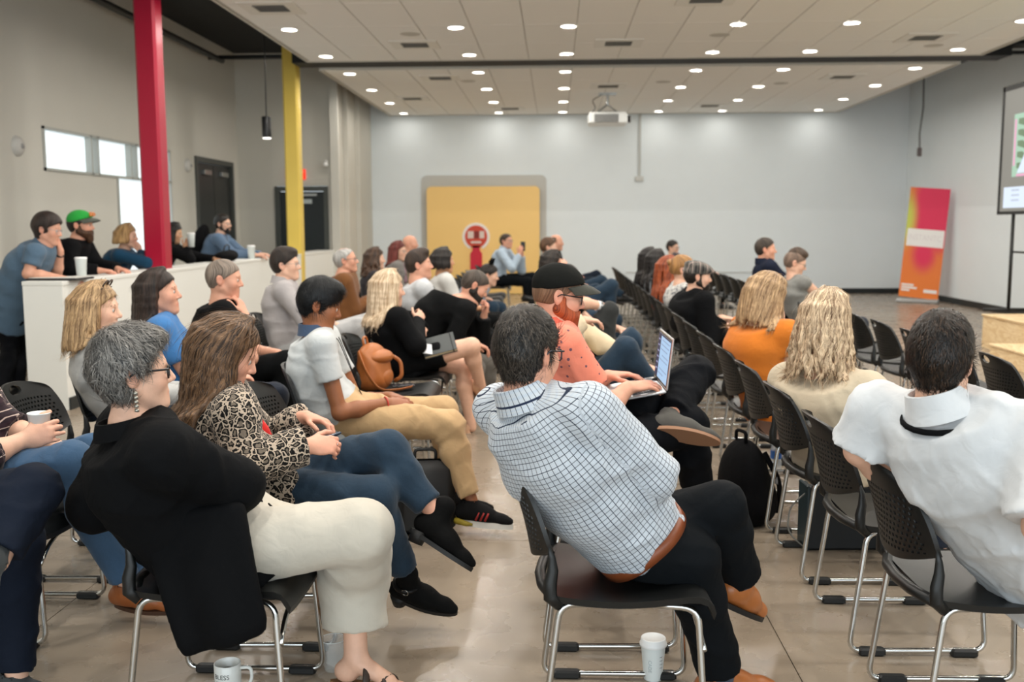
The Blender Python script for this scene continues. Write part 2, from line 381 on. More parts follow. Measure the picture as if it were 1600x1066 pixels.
# ceiling vents
def vent(x,y,label,tint=None):
    e=empty('ceiling_vent',(x,y,CEIL-.012)); tag(e,label,'vent','square air vents in the ceiling')
    VM=plain('vent_white',(225,222,214),.5)
    MB().box(-.3,-.29,-.012,.3,-.17,0).box(-.3,.17,-.012,.3,.29,0).box(-.3,-.17,-.012,-.17,.17,0).box(.17,-.17,-.012,.3,.17,0).obj('face_plate',VM,e)
    MB().box(-.17,-.17,-.001,.17,.17,.001).obj('duct_opening',plain('vent_dark',(42,40,38),.8),e)
    for k in range(6):
        sl=MB().box(-.165,-.014,-.004,.165,.014,0.).obj('slat',plain('vent_slat',(150,147,140),.5),e); sl.location=(0,-.14+k*.056,-.006); sl.rotation_euler=(math.radians(30),0,0)
for x,y,l in [(-1.79,13.0,'square ceiling vent left of the near cloud middle, beside the third light column'),(.8,13.05,'square ceiling vent near the cloud edge right of the middle light column'),(-1.8,15.9,'square ceiling vent in the far cloud left of the projector'),(-3.0,10.75,'large square ceiling vent at the upper left of the photo'),(1.55,10.6,'square ceiling vent cut by the top edge of the photo'),(4.58,12.9,'square ceiling vent at the right of the near cloud'),(.88,17.0,'square ceiling vent just above the projector'),(4.5,16.2,'square ceiling vent at the right of the far cloud'),(-2.6,18.4,'small looking ceiling vent at the left of the far cloud'),(3.0,19.9,'ceiling vent close to the back wall, right of the projector'),(-.9,20.1,'ceiling vent close to the back wall, above the yellow board')]: vent(x,y,l)
# ceiling speakers (faint round grilles)
for k,(x,y) in enumerate([(-1.75,12.3),(2.0,12.6),(4.9,13.5),(1.75,16.6),(3.7,16.9),(-1.4,16.3)]):
    e=empty('ceiling_speaker',(x,y,CEIL-.012)); tag(e,'flat round speaker grille flush in the ceiling, %s'%['left of the near cloud centre','right of the near cloud centre','at the right edge of the near cloud','right of the projector','far right in the far cloud','left in the far cloud'][k],'speaker')
    MB().lathe([(.0001,-.006),(.11,-.005),(.125,0)],n=24,cap=False).obj('grille',plain('grille_beige',(192,188,178),.7),e,True)
# projector on its mount
pr=empty('projector',(.92,18.0,CEIL-.012)); tag(pr,'white ceiling projector hanging from a mount under the far ceiling cloud','projector')
PW=plain('projector_white',(228,230,228),.35)
b=MB().box(-.34,-.26,-.55,.34,.26,-.34,.03).obj('housing',PW,pr); smooth_by_angle(b.data)
MB().box(-.24,-.268,-.52,.18,-.258,-.38,.004).obj('vent_grille',plain('grille_grey',(120,120,118),.6),b)
for k in range(9): MB().box(-.23,-.274,-.512+k*.0145,.17,-.266,-.506+k*.0145).obj('grille_bar',plain('grille_bar',(160,160,158),.5),b)
MB().tube([(.35,-.05,-.45),(.40,-.05,-.45)],.06,16).obj('lens_barrel',plain('lens_black',(25,25,28),.2),b,True)
MB().box(-.15,-.12,-.02,.15,.12,0).tube([(0,0,-.02),(0,0,-.2)],.025,10).tube([(-.2,-.1,-.34),(0,0,-.18),(.2,.1,-.34)],.012,8).tube([(-.2,.1,-.34),(0,0,-.2),(.2,-.1,-.34)],.012,8).tube([(-.22,-.1,-.33),(.22,-.1,-.33)],.012,6).obj('ceiling_mount',STEEL,pr)
MB().tube(fillet([(-.1,0,-.02),(-.28,-.05,-.12),(-.2,-.05,-.26),(-.3,-.05,-.34)],.06),.008,6).obj('cable',PIPE,pr,True)
# conduit with a wall box on the back wall
cn=empty('wall_conduit',(1.765,YB,2.36)); tag(cn,'grey vertical conduit ending in a small box high on the back wall','conduit')
MB().box(-.09,-.05,0,.09,0,.11,.01).obj('junction_box',plain('box_grey',(205,206,202),.5),cn); MB().box(-.03,-.035,.11,.03,0,DECK-2.36,.004).obj('duct',plain('duct_grey',(190,193,190),.5),cn)
# low socket and surface wire on the back wall
sk=empty('wall_socket',(5.1,YB,.46)); tag(sk,'small white socket box low on the back wall by the grey tank top','socket')
MB().box(-.09,-.05,-.09,.09,0,.09,.01).obj('socket_box',plain('box_grey',(205,206,202),.5),sk); MB().box(-.035,-.053,-.05,.035,-.049,.05).obj('socket_face',plain('socket_face',(150,150,148),.4),sk); MB().box(-3.6,-.02,-.02,-.09,0,.0).obj('raceway',plain('duct_grey',(190,193,190),.5),sk)
# hanging cable on the right corner
hc=empty('hanging_cable',(7.1,20.0,2.9)); tag(hc,'thin dark cable with a plug hanging down in the right corner of the room','cable')
MB().tube([(0,0,1.5),(.02,0,.8),(-.03,0,.3),(-.02,0,0.02)],.015,6).obj('cord',plain('cord_grey',(96,96,98),.6),hc,True); MB().box(-.06,-.03,-.14,.02,.03,.03,.012).obj('plug',plain('plug_grey',(110,100,100),.5),hc)
# pendant lamp
pd=empty('pendant_lamp',(-3.74,13.0,2.6)); tag(pd,'black cylinder pendant lamp hanging on a long cord left of the yellow column','lamp')
MB().lathe([(.058,.0),(.06,.005),(.06,.265),(.055,.27)],n=24).obj('lamp_shade',plain('lamp_black',(18,19,20),.4),pd,True); MB().lathe([(.0001,-.012),(.05,-.012),(.056,.002)],n=24,cap=False).obj('diffuser',emit('pendant_glow',(255,250,240),3.),pd,True); MB().tube([(0,0,.27),(.006,0,1.0),(0,0,DECK-2.6)],.007,6).obj('cord',PIPE,pd,True)
area('pendant_light',(-3.74,13.0,2.57),.1,8,(1,.95,.88),(0,0,0))
# wall-mounted strobes / speakers on the left wall
for k,(y,z,l) in enumerate([(10.3,2.3,'pale round wall speaker left of the high window'),(15.15,2.38,'small pale round alarm left of the dark double door')]):
    e=empty('wall_speaker',(XL,y,z)); tag(e,l,'speaker'); e.rotation_euler=(0,math.radians(90),0)
    MB().lathe([(.0001,.06),(.05,.058),(.08,.045),(.105,.02),(.11,0)],n=24,cap=False).obj('dome',plain('dome_pale',(196,194,188),.5),e,True); MB().lathe([(.0001,.075),(.02,.073),(.03,.055)],n=16,cap=False).obj('knob',plain('dome_grey',(150,149,146),.5),e,True)
e=empty('wall_camera',(XD-.1,YD-.12,2.55)); tag(e,'small white security camera on the corner trim of the alcove','camera')
MB().box(-.03,-.03,-.04,.03,.02,.05,.008).obj('bracket',plain('dome_pale',(196,194,188),.5),e); MB().lathe([(.045,0),(.045,.04),(.03,.06)],c=(0,-.06,-.06),n=16).obj('dome',plain('dome_pale2',(225,225,222),.4),e,True)
# yellow board with the emblem
yb=empty('yellow_board',(-1.515,YB,0)); tag(yb,'large yellow rounded backdrop board with a red emblem standing at the back wall','board')
def rrect(w,h,r,n=8):
    P=[]
    for cx,cy,a0 in ((w-r,h-r,0),(-w+r,h-r,90),(-w+r,-h+r,180),(w-r,-h+r,270)):
        for k in range(n+1):
            a=math.radians(a0+90*k/n); P.append((cx+r*math.cos(a),cy+r*math.sin(a)))
    return P
def off(P,dz): return [(a,b+dz) for a,b in P]
tb=NT('board_yellow'); tb.col(lin((252,210,130))); tb.set(Roughness=.45)
MB().poly(off(rrect(1.33,1.24,.13),1.24),-.03,-.001).obj('backing',plain('backing_grey',(196,197,194),.7),yb).location=(0,0,.03)
b=MB().poly(off(rrect(1.19,1.13,.1),1.14),-.22,-.10).obj('board_panel',tb.m,yb); smooth_by_angle(b.data); 
MB().box(-1.0,-.10,.2,-.9,-.03,2.0).box(.9,-.10,.2,1.0,-.03,2.0).obj('standoff',plain('backing_grey2',(150,150,148),.7),yb)
def disc(r,y0,y1,cx,cz,a0=0,a1=360,n=40,ri=None):
    if ri is None: return MB().poly([(cx+r*math.cos(2*math.pi*k/n),cz+r*math.sin(2*math.pi*k/n)) for k in range(n)],y0,y1)
    P=[(cx+r*math.cos(math.radians(a0+(a1-a0)*k/n)),cz+r*math.sin(math.radians(a0+(a1-a0)*k/n))) for k in range(n+1)]+[(cx+ri*math.cos(math.radians(a1-(a1-a0)*k/n)),cz+ri*math.sin(math.radians(a1-(a1-a0)*k/n))) for k in range(n+1)]
    return MB().poly(P,y0,y1)
ex,ez=-.15,1.22
em=MB().poly(off(rrect(.115,.28,.03),.0),-.245,-.22)
em=MB().poly([(ex-.125,.2),(ex+.125,.2),(ex+.125,.86),(ex+.08,.93),(ex+.075,1.03),(ex-.075,1.03),(ex-.08,.93),(ex-.125,.86)],-.25,-.22).obj('emblem_stem',plain('emblem_crimson',(205,20,52),.45),yb)
disc(.29,-.235,-.22,ex,ez,-62,242,48,.235).obj('emblem_ring',plain('emblem_white',(245,240,235),.5),yb)
disc(.235,-.25,-.22,ex,ez).obj('emblem_disc',plain('emblem_red',(208,68,40),.45),yb)
for u0,u1,c in ((-.175,-.05,(226,208,198)),(-.04,.065,(128,34,26)),(.075,.175,(226,208,198))): MB().box(ex+u0,-.256,ez-.035,ex+u1,-.25,ez+.115).obj('emblem_square',plain('emblem_sq',c,.5),yb)
MB().box(ex-.11,-.256,ez-.14,ex+.11,-.25,ez-.095,.002).obj('emblem_bar',plain('emblem_sq',(226,208,198),.5),yb)
# roll-up banner
bn=empty('rollup_banner',(6.72,18.75,0),math.radians(-28)); tag(bn,'tall pink and orange roll-up banner with white lettering block near the right corner','banner')
t=NT('banner_print'); o=t.obj(); sp=t.n('ShaderNodeSeparateXYZ'); t.l(o,sp.inputs[0]); x,y,z=sp.outputs
dd=t.n('ShaderNodeVectorMath',operation='DISTANCE'); t.l(t.vmul(o,(1,0,.62)),dd.inputs[0]); dd.inputs[1].default_value=(.18,0,1.08)
d3=t.n('ShaderNodeVectorMath',operation='DISTANCE'); t.l(t.vmul(o,(1,0,.5)),d3.inputs[0]); d3.inputs[1].default_value=(-.46,0,.76)
c=t.mix(t.math('MULTIPLY',z,.7),lin((238,128,40)),lin((226,112,52)))
mr=t.n('ShaderNodeMapRange',interpolation_type='SMOOTHSTEP'); t.l(dd.outputs['Value'],mr.inputs[0]); mr.inputs[1].default_value=.38; mr.inputs[2].default_value=.62; mr.inputs[3].default_value=1; mr.inputs[4].default_value=0
d4=t.n('ShaderNodeVectorMath',operation='DISTANCE'); t.l(t.vmul(o,(1,0,.8)),d4.inputs[0]); d4.inputs[1].default_value=(.02,0,.72)
m4=t.n('ShaderNodeMapRange',interpolation_type='SMOOTHSTEP'); t.l(d4.outputs['Value'],m4.inputs[0]); m4.inputs[1].default_value=.1; m4.inputs[2].default_value=.36; m4.inputs[3].default_value=1; m4.inputs[4].default_value=0
c=t.mix(t.math('MAXIMUM',mr.outputs[0],m4.outputs[0]),c,lin((224,34,84)))
m2=t.n('ShaderNodeMapRange',interpolation_type='SMOOTHSTEP'); t.l(d3.outputs['Value'],m2.inputs[0]); m2.inputs[1].default_value=.08; m2.inputs[2].default_value=.34; m2.inputs[3].default_value=1; m2.inputs[4].default_value=0
t.col(t.mix(m2.outputs[0],c,lin((198,206,84)))); t.set(Roughness=.5)
s_=MB().box(-.42,-.004,.09,.42,.004,2.12).obj('print_sheet',t.m,bn); s_.rotation_euler=(math.radians(-4),math.radians(4),0); bn.scale=(.82,1,1)
WH=plain('banner_white',(240,238,236),.5)
MB().box(-.38,-.009,1.04,.40,-.004,1.36).obj('word_block',WH,s_)
tm=text_mesh('INSTANTC',.145); tm.materials.append(plain('banner_letter',(226,220,222),.5)); o=link('lettering',tm,s_,(0,-.0105,1.2)); o.rotation_euler=(math.radians(90),0,0)
for (a,b,c_,d) in ((-.38,.30,-.12,.335),(-.38,.25,-.05,.285),(-.38,.2,-.2,.235),(.1,.2,.38,.26)): MB().box(a,-.008,b,c_,-.004,d).obj('print_line',WH,s_)
MB().box(-.45,-.09,0,.45,.09,.075,.02).obj('base_cassette',plain('alu_base',(196,198,198),.3,.6),bn); MB().tube([(0,.05,.07),(0,.18,2.12)],.012,8).obj('support_pole',STEEL,bn,True)
# stage of plywood in two tiers
PLY=NT('plywood'); o=PLY.obj(); wv=PLY.noise(1.6,PLY.vmul(o,(1,.35,2.2)),4,1.6); rp=PLY.math('FRACT',PLY.math('MULTIPLY',wv,11)); PLY.col(PLY.mix(rp,lin((222,188,138)),lin((244,220,178)))); PLY.set(Roughness=.5)
st=empty('plywood_stage',(5.07,6,0)); tag(st,'pale plywood two tier stage steps at the right under the screen','stage')
for k in range(4): MB().box(.0,-1.9+k*2.0-.1,0,2.1,.09+k*2.0-.1,.38,.003).obj('upper_box',PLY.m,st); MB().box(-.02,-1.92+k*2-.1,.38,2.12,.09+k*2-.1,.40,.002).obj('upper_deck',PLY.m,st)
for k in range(3): MB().box(-.46,-1.5+k*2.07,0,0,.55+k*2.07,.18,.003).obj('step_box',PLY.m,st); MB().box(-.48,-1.52+k*2.07,.18,0,.55+k*2.07,.20,.002).obj('step_deck',PLY.m,st)
# projection screen on a stand, on the stage
ps=empty('projection_screen',(5.52,11.2,.40)); tag(ps,'large projection screen with black border on a black stand at the right edge','screen')
BK=plain('screen_black',(14,15,16),.5); y0,y1=-2.6,1.56; z0,z1=1.17,2.72
MB().box(-.02,y0,z0,.02,y0+.04,z1).box(-.02,y1-.05,z0,.02,y1,z1).box(-.02,y0,z1-.06,.02,y1,z1).box(-.02,y0,z0,.02,y1,z0+.04).obj('border',BK,ps)
MB().box(-.012,y0+.04,z0+.04,.01,y1-.05,z1-.06).obj('screen_surface',emit('screen_grey',(150,147,138),.85),ps)
MB().box(-.016,y0+.3,1.62,-.013,1.22,2.36).obj('slide_panel',emit('slide_green',(170,205,180),1.),ps)
for k in range(5): MB().poly([(1.1,2.30-k*.13),(.98,2.30-k*.13),(.78,2.22-k*.13),(.78,2.17-k*.13),(1.0,2.22-k*.13),(1.1,2.24-k*.13)],-.019,-.0165,'x').obj('slide_stripe',emit('slide_stripe',(120,145,112),.9),ps)
MB().poly([(1.08,1.66),(.6,1.66),(.6,2.0),(.85,1.95)],-.02,-.0165,'x').obj('slide_shape',emit('slide_white',(225,238,255),1.),ps); MB().box(-.0175,y0+.3,1.62,-.0165,1.1,1.65).obj('slide_line',emit('slide_pink',(235,170,200),1.),ps); MB().box(-.0175,.0+1.15,1.75,-.0165,1.2,2.3).obj('slide_line',emit('slide_pink',(235,170,200),1.),ps)
MB().box(-.0165,y0+.3,1.25,-.013,y1-.15,1.5).obj('slide_caption',emit('slide_white',(225,238,255),1.),ps)
for k in range(3): MB().box(-.018,1.0,1.45-k*.06,-.0166,1.2,1.47-k*.06).obj('caption_line',emit('slide_greyline',(190,200,215),1.),ps)
for yy in (1.15,-2.3): MB().tube([(.0,yy,0),(.0,yy,1.2)],.022,8).tube([(-.3,yy,.02),(.35,yy,.02)],.02,8).obj('stand_leg',BK,ps,True)
MB().tube([(.02,1.15,.72),(.02,-2.3,.72)],.012,8).obj('cross_brace',BK,ps,True)
sc=empty('screen_housing',(6.95,11.4,3.33)); tag(sc,'pale long wall-mounted screen housing above the projection screen','screen housing')
MB().box(-.08,-5,-.07,.08,2.2,.07,.02).obj('case',plain('case_pale',(200,200,194),.5),sc); MB().box(.08,1.6,-.1,.35,1.7,.06).obj('wall_bracket',plain('case_grey',(150,150,146),.5),sc)
# ================= chairs =================
BLK=plain('chair_plastic',(15,17,17),.42,0,.06,300,.08); BLK2=plain('chair_glide',(14,15,15),.5); CHR=plain('chair_chrome',(205,206,204),.16,1)
def back_mesh():
    nu,nv=44,30; hw0,hw1=.222,.196; z0,z1=.515,.80
    def P(u,v,dy):   # u -1..1, v 0..1
        w=hw0+(hw1-hw0)*v+.016*math.sin(math.pi*min(1,v*1.25)); z=z0+(z1-z0)*v
        if v>.72:  # rounded top corners
            q=(v-.72)/.28; w*= (1-.17*q**3.0)
        x=-.232-.30*(z-.45)+.06*(abs(u)**2.2)-.02+ .012*math.sin(v*3.14)
        z-= .03*(v**3)*abs(u)**2.5; z+= .02*(1-v)**4*u*u*3
        return (x+dy,u*w,z)
    us=[-1+2*i/nu for i in range(nu+1)]; vs_=[i/nv for i in range(nv+1)]
    keep=np.ones((nu,nv),bool)
    for j in range(nv):
        for i in range(nu):
            u=(us[i]+us[i+1])/2; v=(vs_[j]+vs_[j+1])/2
            if j%2==1 and .10<v<.72 and abs(u)<.86:
                if (i+ (j//2)%2)%2==0: keep[i,j]=False
            if (u/.24)**2+((v-.885)/.072)**2<1: keep[i,j]=False
    hole=np.zeros((nu,nv),bool)
    for j in range(nv):
        for i in range(nu):
            u=(us[i]+us[i+1])/2; v=(vs_[j]+vs_[j+1])/2; hole[i,j]=(u/.24)**2+((v-.885)/.072)**2<1
    def snap(i,j):
        c=[hole[a,b] for a in (i-1,i) for b in (j-1,j) if 0<=a<nu and 0<=b<nv]; u,v=us[i],vs_[j]
        if any(c) and not all(c):
            e=math.hypot(u/.24,(v-.885)/.072); u/=e; v=.885+(v-.885)/e
        return u,v
    V=[];F=[]
    idx=lambda i,j,s:(s*(nu+1)+i)*(nv+1)+j
    for s in (0,1):
        for i in range(nu+1):
            for j in range(nv+1): V.append(P(*snap(i,j),.0 if s==0 else .013))
    for i in range(nu):
        for j in range(nv):
            if not keep[i,j]: continue
            F.append((idx(i,j,0),idx(i,j+1,0),idx(i+1,j+1,0),idx(i+1,j,0))); F.append((idx(i,j,1),idx(i+1,j,1),idx(i+1,j+1,1),idx(i,j+1,1)))
            for di,dj,a,b in ((-1,0,(i,j),(i,j+1)),(1,0,(i+1,j+1),(i+1,j)),(0,-1,(i+1,j),(i,j)),(0,1,(i,j+1),(i+1,j+1))):
                x,y=i+di,j+dj
                if x<0 or y<0 or x>=nu or y>=nv or not keep[x,y]: F.append((idx(*a,0),idx(*b,0),idx(*b,1),idx(*a,1)) [::-1])
    m=MB().add(V,F)
    return m
def build_chair_meshes():
    M={}
    b=back_mesh(); M['backrest']=smooth_by_angle(b.mesh('backrest',BLK,True),45)
    u=MB()
    for s in (-1,1): # uprights from the seat rear corners into the panel
        u.tube([(-.185,s*.222,.425),(-.212,s*.226,.45),(-.212,s*.224,.49),(-.205,s*.220,.525),(-.208,s*.222,.56),(-.216,s*.225,.60)],[.017,.02,.019,.016,.011,.003],8,flat=.8)
    u.tube([(-.20,-.2,.437),(-.235,-.1,.44),(-.243,0,.44),(-.235,.1,.44),(-.20,.2,.437)],.017,8)
    M['back_frame']=u.mesh('back_frame',BLK,True)
    n,m_=16,10; G=np.zeros((2,n+1,m_+1,3))
    for i in range(n+1):
        t=i/n
        if t<.8: x=-.215+.4*t/.8*1.02; zc=.447-.018*math.sin(math.pi*min(1,t/.75))
        else: q=(t-.8)/.2; x=.193+.052*math.sin(q*1.45); zc=.447-.055*(1-math.cos(q*1.5))
        for j in range(m_+1):
            v=-1+2*j/m_; w=.235-(.012 if i in(0,n) else 0); z=zc+.012*abs(v)**3
            G[0,i,j]=(x,v*w,z); G[1,i,j]=(x-(.0 if t<.9 else .006),v*w*.985,z-.02)
    sm=MB(); sm.grid(G[0]); k=len(sm.v); sm.grid(G[1][:, ::-1]); 
    N=m_+1
    for i in range(n):
        a=i*N; sm.f.append((a,a+N,k+(i+1)*N+m_,k+i*N+m_)); a=i*N+m_; sm.f.append((a+N,a,k+i*N,k+(i+1)*N))
    for j in range(m_):
        sm.f.append((j+1,j,k+m_-j,k+m_-j-1)); a=n*N+j; sm.f.append((a,a+1,k+n*N+m_-j-1,k+n*N+m_-j))
    M['seat']=smooth_by_angle(sm.mesh('seat',BLK,True),50)
    for s,nm in ((-1,'leg_r'),(1,'leg_l')):
        p=fillet([(.06,s*.205,.425),(.195,s*.212,.418),(.222,s*.232,.02),(-.238,s*.236,.015),(-.185,s*.222,.43),(-.05,s*.205,.425)],.045,6)
        M[nm]=MB().tube(p,.0095,10).mesh('sled_leg',CHR,True)
    M['brace']=MB().tube(fillet([(.213,-.222,.30),(.205,-.15,.345),(.19,.1,.405),(.17,.2,.42)],.08),.008,8).mesh('brace',CHR,True)
    M['glide']=MB().box(-.045,-.016,0,.045,.016,.028,.006).mesh('glide',BLK2,False)
    return M
CH=build_chair_meshes()
def chair(x,y,label,group=None,rz=0.,full=True):
    e=empty('stacking_chair',(x,y,0),rz); tag(e,label,'chair',group)
    for n in ('seat','backrest','back_frame','brace'): link(n,CH[n],e)
    for nm,s in (('leg_r',-1),('leg_l',1)):
        lg=link('sled_leg',CH[nm],e)
        if full:
            for gx in (-.16,.15): link('glide',CH['glide'],lg,(gx,s*.236,0))
    return e
# ================= sculpting engine: signed-distance solids -> one continuous mesh =================
def axis_pts(lo,hi,cell,fine):
    out=[lo]; x=lo
    while x<hi:
        c=cell
        for a,b,f in fine:
            if a-.5*cell<=x<=b: c=min(c,f)
        x+=c; out.append(x)
    return np.array(out,dtype=np.float32)
class G3:
    def __init__(s,lo,hi,cell,fine=()):
        s.ax=[axis_pts(lo[i]-2*cell,hi[i]+2*cell,cell,[(f[0][i],f[1][i],f[2]) for f in fine]) for i in range(3)]
        s.F=np.full([len(a) for a in s.ax],.06,dtype=np.float32); s.cell=cell
    def sub(s,lo,hi,mar):
        sl=[];g=[]
        for i in range(3):
            a=int(np.searchsorted(s.ax[i],lo[i]-mar)); b=int(np.searchsorted(s.ax[i],hi[i]+mar))
            if b<=a: return None,None
            sl.append(slice(a,b)); g.append(s.ax[i][a:b])
        return tuple(sl),(g[0][:,None,None],g[1][None,:,None],g[2][None,None,:])
    def add(s,p):
        k=p.get('k',.02); lo,hi=bounds(p); sl,g=s.sub(lo,hi,k+.02)
        if sl is None: return
        d=evald(p,*g).astype(np.float32); F=s.F[sl]; op=p.get('op','u')
        if op=='u':
            h=np.maximum(k-np.abs(F-d),0)
            s.F[sl]=np.minimum(F,d)-h*h*(.25/k) if k>0 else np.minimum(F,d)
        elif op=='s':
            d=-d; h=np.maximum(k-np.abs(F-d),0); s.F[sl]=np.maximum(F,d)+h*h*(.25/k)
    def halfspace(s,c,n,k=.004):
        """cut away the side the normal points to"""
        d=((s.ax[0]-c[0])*n[0])[:,None,None]+((s.ax[1]-c[1])*n[1])[None,:,None]+((s.ax[2]-c[2])*n[2])[None,None,:]
        s.F=np.maximum(s.F,d.astype(np.float32))
    def wrinkle(s,amp,freq,seed=0,stretch=(1,1,1),band=.03):
        I=np.nonzero(np.abs(s.F)<band)
        if len(I[0])==0: return
        P=np.stack([s.ax[i][I[i]] for i in range(3)],1)*np.array(stretch,np.float32)
        r=np.random.default_rng(seed); n=0
        for o in range(3):
            f=freq*(.55,.9,1.5)[o]; k1,k2,k3,k4=[nrm(r.normal(size=3)).astype(np.float32) for _ in range(4)]
            ph=f*(P@k1)+1.6*np.sin(f*.45*(P@k2)+r.random()*6)+.8*np.sin(f*.8*(P@k3)+r.random()*6)
            gate=np.clip(.5+.9*np.sin(f*.4*(P@k4)+r.random()*6),0,1)
            n=n+(1,.75,.45)[o]*np.exp(-(np.sin(ph*.5)/.34)**2)*gate
        s.F[I]-= (amp*(n-.25)).astype(np.float32)
    def mesh(s):
        F=s.F; sg=F<0; nx,ny,nz=F.shape
        c=np.zeros((nx-1,ny-1,nz-1),np.uint8)
        for a in (0,1):
            for b in (0,1):
                for d in (0,1): c+=sg[a:nx-1+a,b:ny-1+b,d:nz-1+d]
        act=np.argwhere((c>0)&(c<8))
        if len(act)==0: return np.zeros((0,3)),np.zeros((0,4),int)
        cid=np.full(c.shape,-1,np.int32); cid[tuple(act.T)]=np.arange(len(act))
        off=[(a,b,d) for a in(0,1) for b in(0,1) for d in(0,1)]
        val=np.stack([F[act[:,0]+a,act[:,1]+b,act[:,2]+d] for a,b,d in off],1)
        ps=np.zeros((len(act),3)); cnt=np.zeros(len(act))
        for i in range(8):
            for j in range(i+1,8):
                df=[off[j][q]-off[i][q] for q in range(3)]
                if sum(abs(q) for q in df)!=1: continue
                a=val[:,i]; b=val[:,j]; cr=(a<0)!=(b<0); t=np.where(cr,a/np.where(cr,a-b,1),0)
                ps+=cr[:,None]*(np.array(off[i])+t[:,None]*np.array(df)); cnt+=cr
        ps=ps/cnt[:,None]+act
        V=np.stack([np.interp(ps[:,i],np.arange(len(s.ax[i])),s.ax[i]) for i in range(3)],1)
        Q=[]
        def faces(diff,inside,cells):
            I=np.argwhere(diff); fl=inside[tuple(I.T)]; q=np.stack([cells(I,k) for k in range(4)],1)
            q[fl]=q[fl][:,::-1]; Q.append(q)
        a,b=sg[:-1,1:-1,1:-1],sg[1:,1:-1,1:-1]
        faces(a!=b,~a,lambda I,k: cid[I[:,0],I[:,1]+(0,1,1,0)[k],I[:,2]+(0,0,1,1)[k]])
        a,b=sg[1:-1,:-1,1:-1],sg[1:-1,1:,1:-1]
        faces(a!=b,~a,lambda I,k: cid[I[:,0]+(0,0,1,1)[k],I[:,1],I[:,2]+(0,1,1,0)[k]])
        a,b=sg[1:-1,1:-1,:-1],sg[1:-1,1:-1,1:]
        faces(a!=b,~a,lambda I,k: cid[I[:,0]+(0,1,1,0)[k],I[:,1]+(0,0,1,1)[k],I[:,2]])
        return V,np.concatenate(Q)
def seg(a,b,ra,rb=None,k=.02,fl=None,op='u',cut=()): return dict(t='seg',a=A(*a),b=A(*b),ra=ra,rb=ra if rb is None else rb,k=k,fl=fl,op=op,cut=list(cut))
def ell(c,r,R=None,k=.02,op='u'): return dict(t='ell',c=A(*c),r=A(*r),R=np.eye(3) if R is None else np.asarray(R),k=k,op=op)
def bounds(p):
    if p['t']=='seg':
        r=max(p['ra'],p['rb'])*(max(1,p['fl'][1]) if p['fl'] else 1); return np.minimum(p['a'],p['b'])-r,np.maximum(p['a'],p['b'])+r
    if p['t']=='ell':
        e=np.sqrt(((p['R']*p['r'][None,:])**2).sum(1)); return p['c']-e,p['c']+e
    r=max(max(p['w']),max(p['d'])); P=np.array(p['P']); return P.min(0)-r,P.max(0)+r
def evald(p,x,y,z):
    if p['t']=='seg':
        a,b=p['a'],p['b']; ab=b-a; L2=max(ab@ab,1e-9); X,Y,Z=x-a[0],y-a[1],z-a[2]
        t=np.clip((X*ab[0]+Y*ab[1]+Z*ab[2])/L2,0,1); qx,qy,qz=X-t*ab[0],Y-t*ab[1],Z-t*ab[2]
        if p['fl']:
            n,ra=p['fl']; h=(qx*n[0]+qy*n[1]+qz*n[2]); k=1/ra-1; qx,qy,qz=qx+k*h*n[0],qy+k*h*n[1],qz+k*h*n[2]
        d=np.sqrt(qx*qx+qy*qy+qz*qz)-(p['ra']+t*(p['rb']-p['ra']))
    elif p['t']=='ell':
        c,R,r=p['c'],p['R'],p['r']; X,Y,Z=x-c[0],y-c[1],z-c[2]
        u=[(X*R[0,i]+Y*R[1,i]+Z*R[2,i])/r[i] for i in range(3)]
        k0=np.sqrt(u[0]**2+u[1]**2+u[2]**2); k1=np.sqrt((u[0]/r[0])**2+(u[1]/r[1])**2+(u[2]/r[2])**2); d=k0*(k0-1)/np.maximum(k1,1e-6); d=np.where(k0<.05,-min(r),d)
    else:
        P,w,dd,L=p['P'],p['w'],p['d'],p['L']; d=None; k=.03
        for i in range(len(P)-1):
            a,b=P[i],P[i+1]; ab=b-a; ln=math.sqrt(ab@ab); ax=ab/ln; l=nrm(L[i]+L[i+1]); l=nrm(l-ax*(l@ax)); f=np.cross(l,ax)
            X,Y,Z=x-a[0],y-a[1],z-a[2]; s=X*ax[0]+Y*ax[1]+Z*ax[2]; t=np.clip(s/ln,0,1); e=s-t*ln
            u=X*l[0]+Y*l[1]+Z*l[2]; v=X*f[0]+Y*f[1]+Z*f[2]; ww=w[i]+t*(w[i+1]-w[i]); dv=dd[i]+t*(dd[i+1]-dd[i]); m=np.minimum(ww,dv)
            q=((np.abs(u/ww)**2.4+np.abs(v/dv)**2.4)**(2/2.4)+(e/m)**2)**.5; di=(q-1)*m
            if d is None: d=di
            else:
                h=np.maximum(k-np.abs(d-di),0); d=np.minimum(d,di)-h*h*(.25/k)
    for c,n in p.get('cut',()): d=np.maximum(d,(x-c[0])*n[0]+(y-c[1])*n[1]+(z-c[2])*n[2])
    return d
def infl(p,e,k=None):
    q=dict(p)
    if q['t']=='seg': q['ra']+=e; q['rb']+=e
    elif q['t']=='ell': q['r']=q['r']+e
    else: q['w']=[a+e for a in q['w']]; q['d']=[a+e for a in q['d']]
    if k is not None: q['k']=k
    return q
def solid(prims,cell,fine=(),cuts=(),wr=None,wr2=None):
    lo=np.min([bounds(p)[0] for p in prims if p.get('op','u')=='u'],0); hi=np.max([bounds(p)[1] for p in prims if p.get('op','u')=='u'],0)
    g=G3(lo-.03,hi+.03,cell,fine)
    for p in prims: g.add(p)
    for w in (wr,wr2):
        if w: g.wrinkle(**w)
    for c,n in cuts: g.halfspace(c,n)
    return g.mesh()
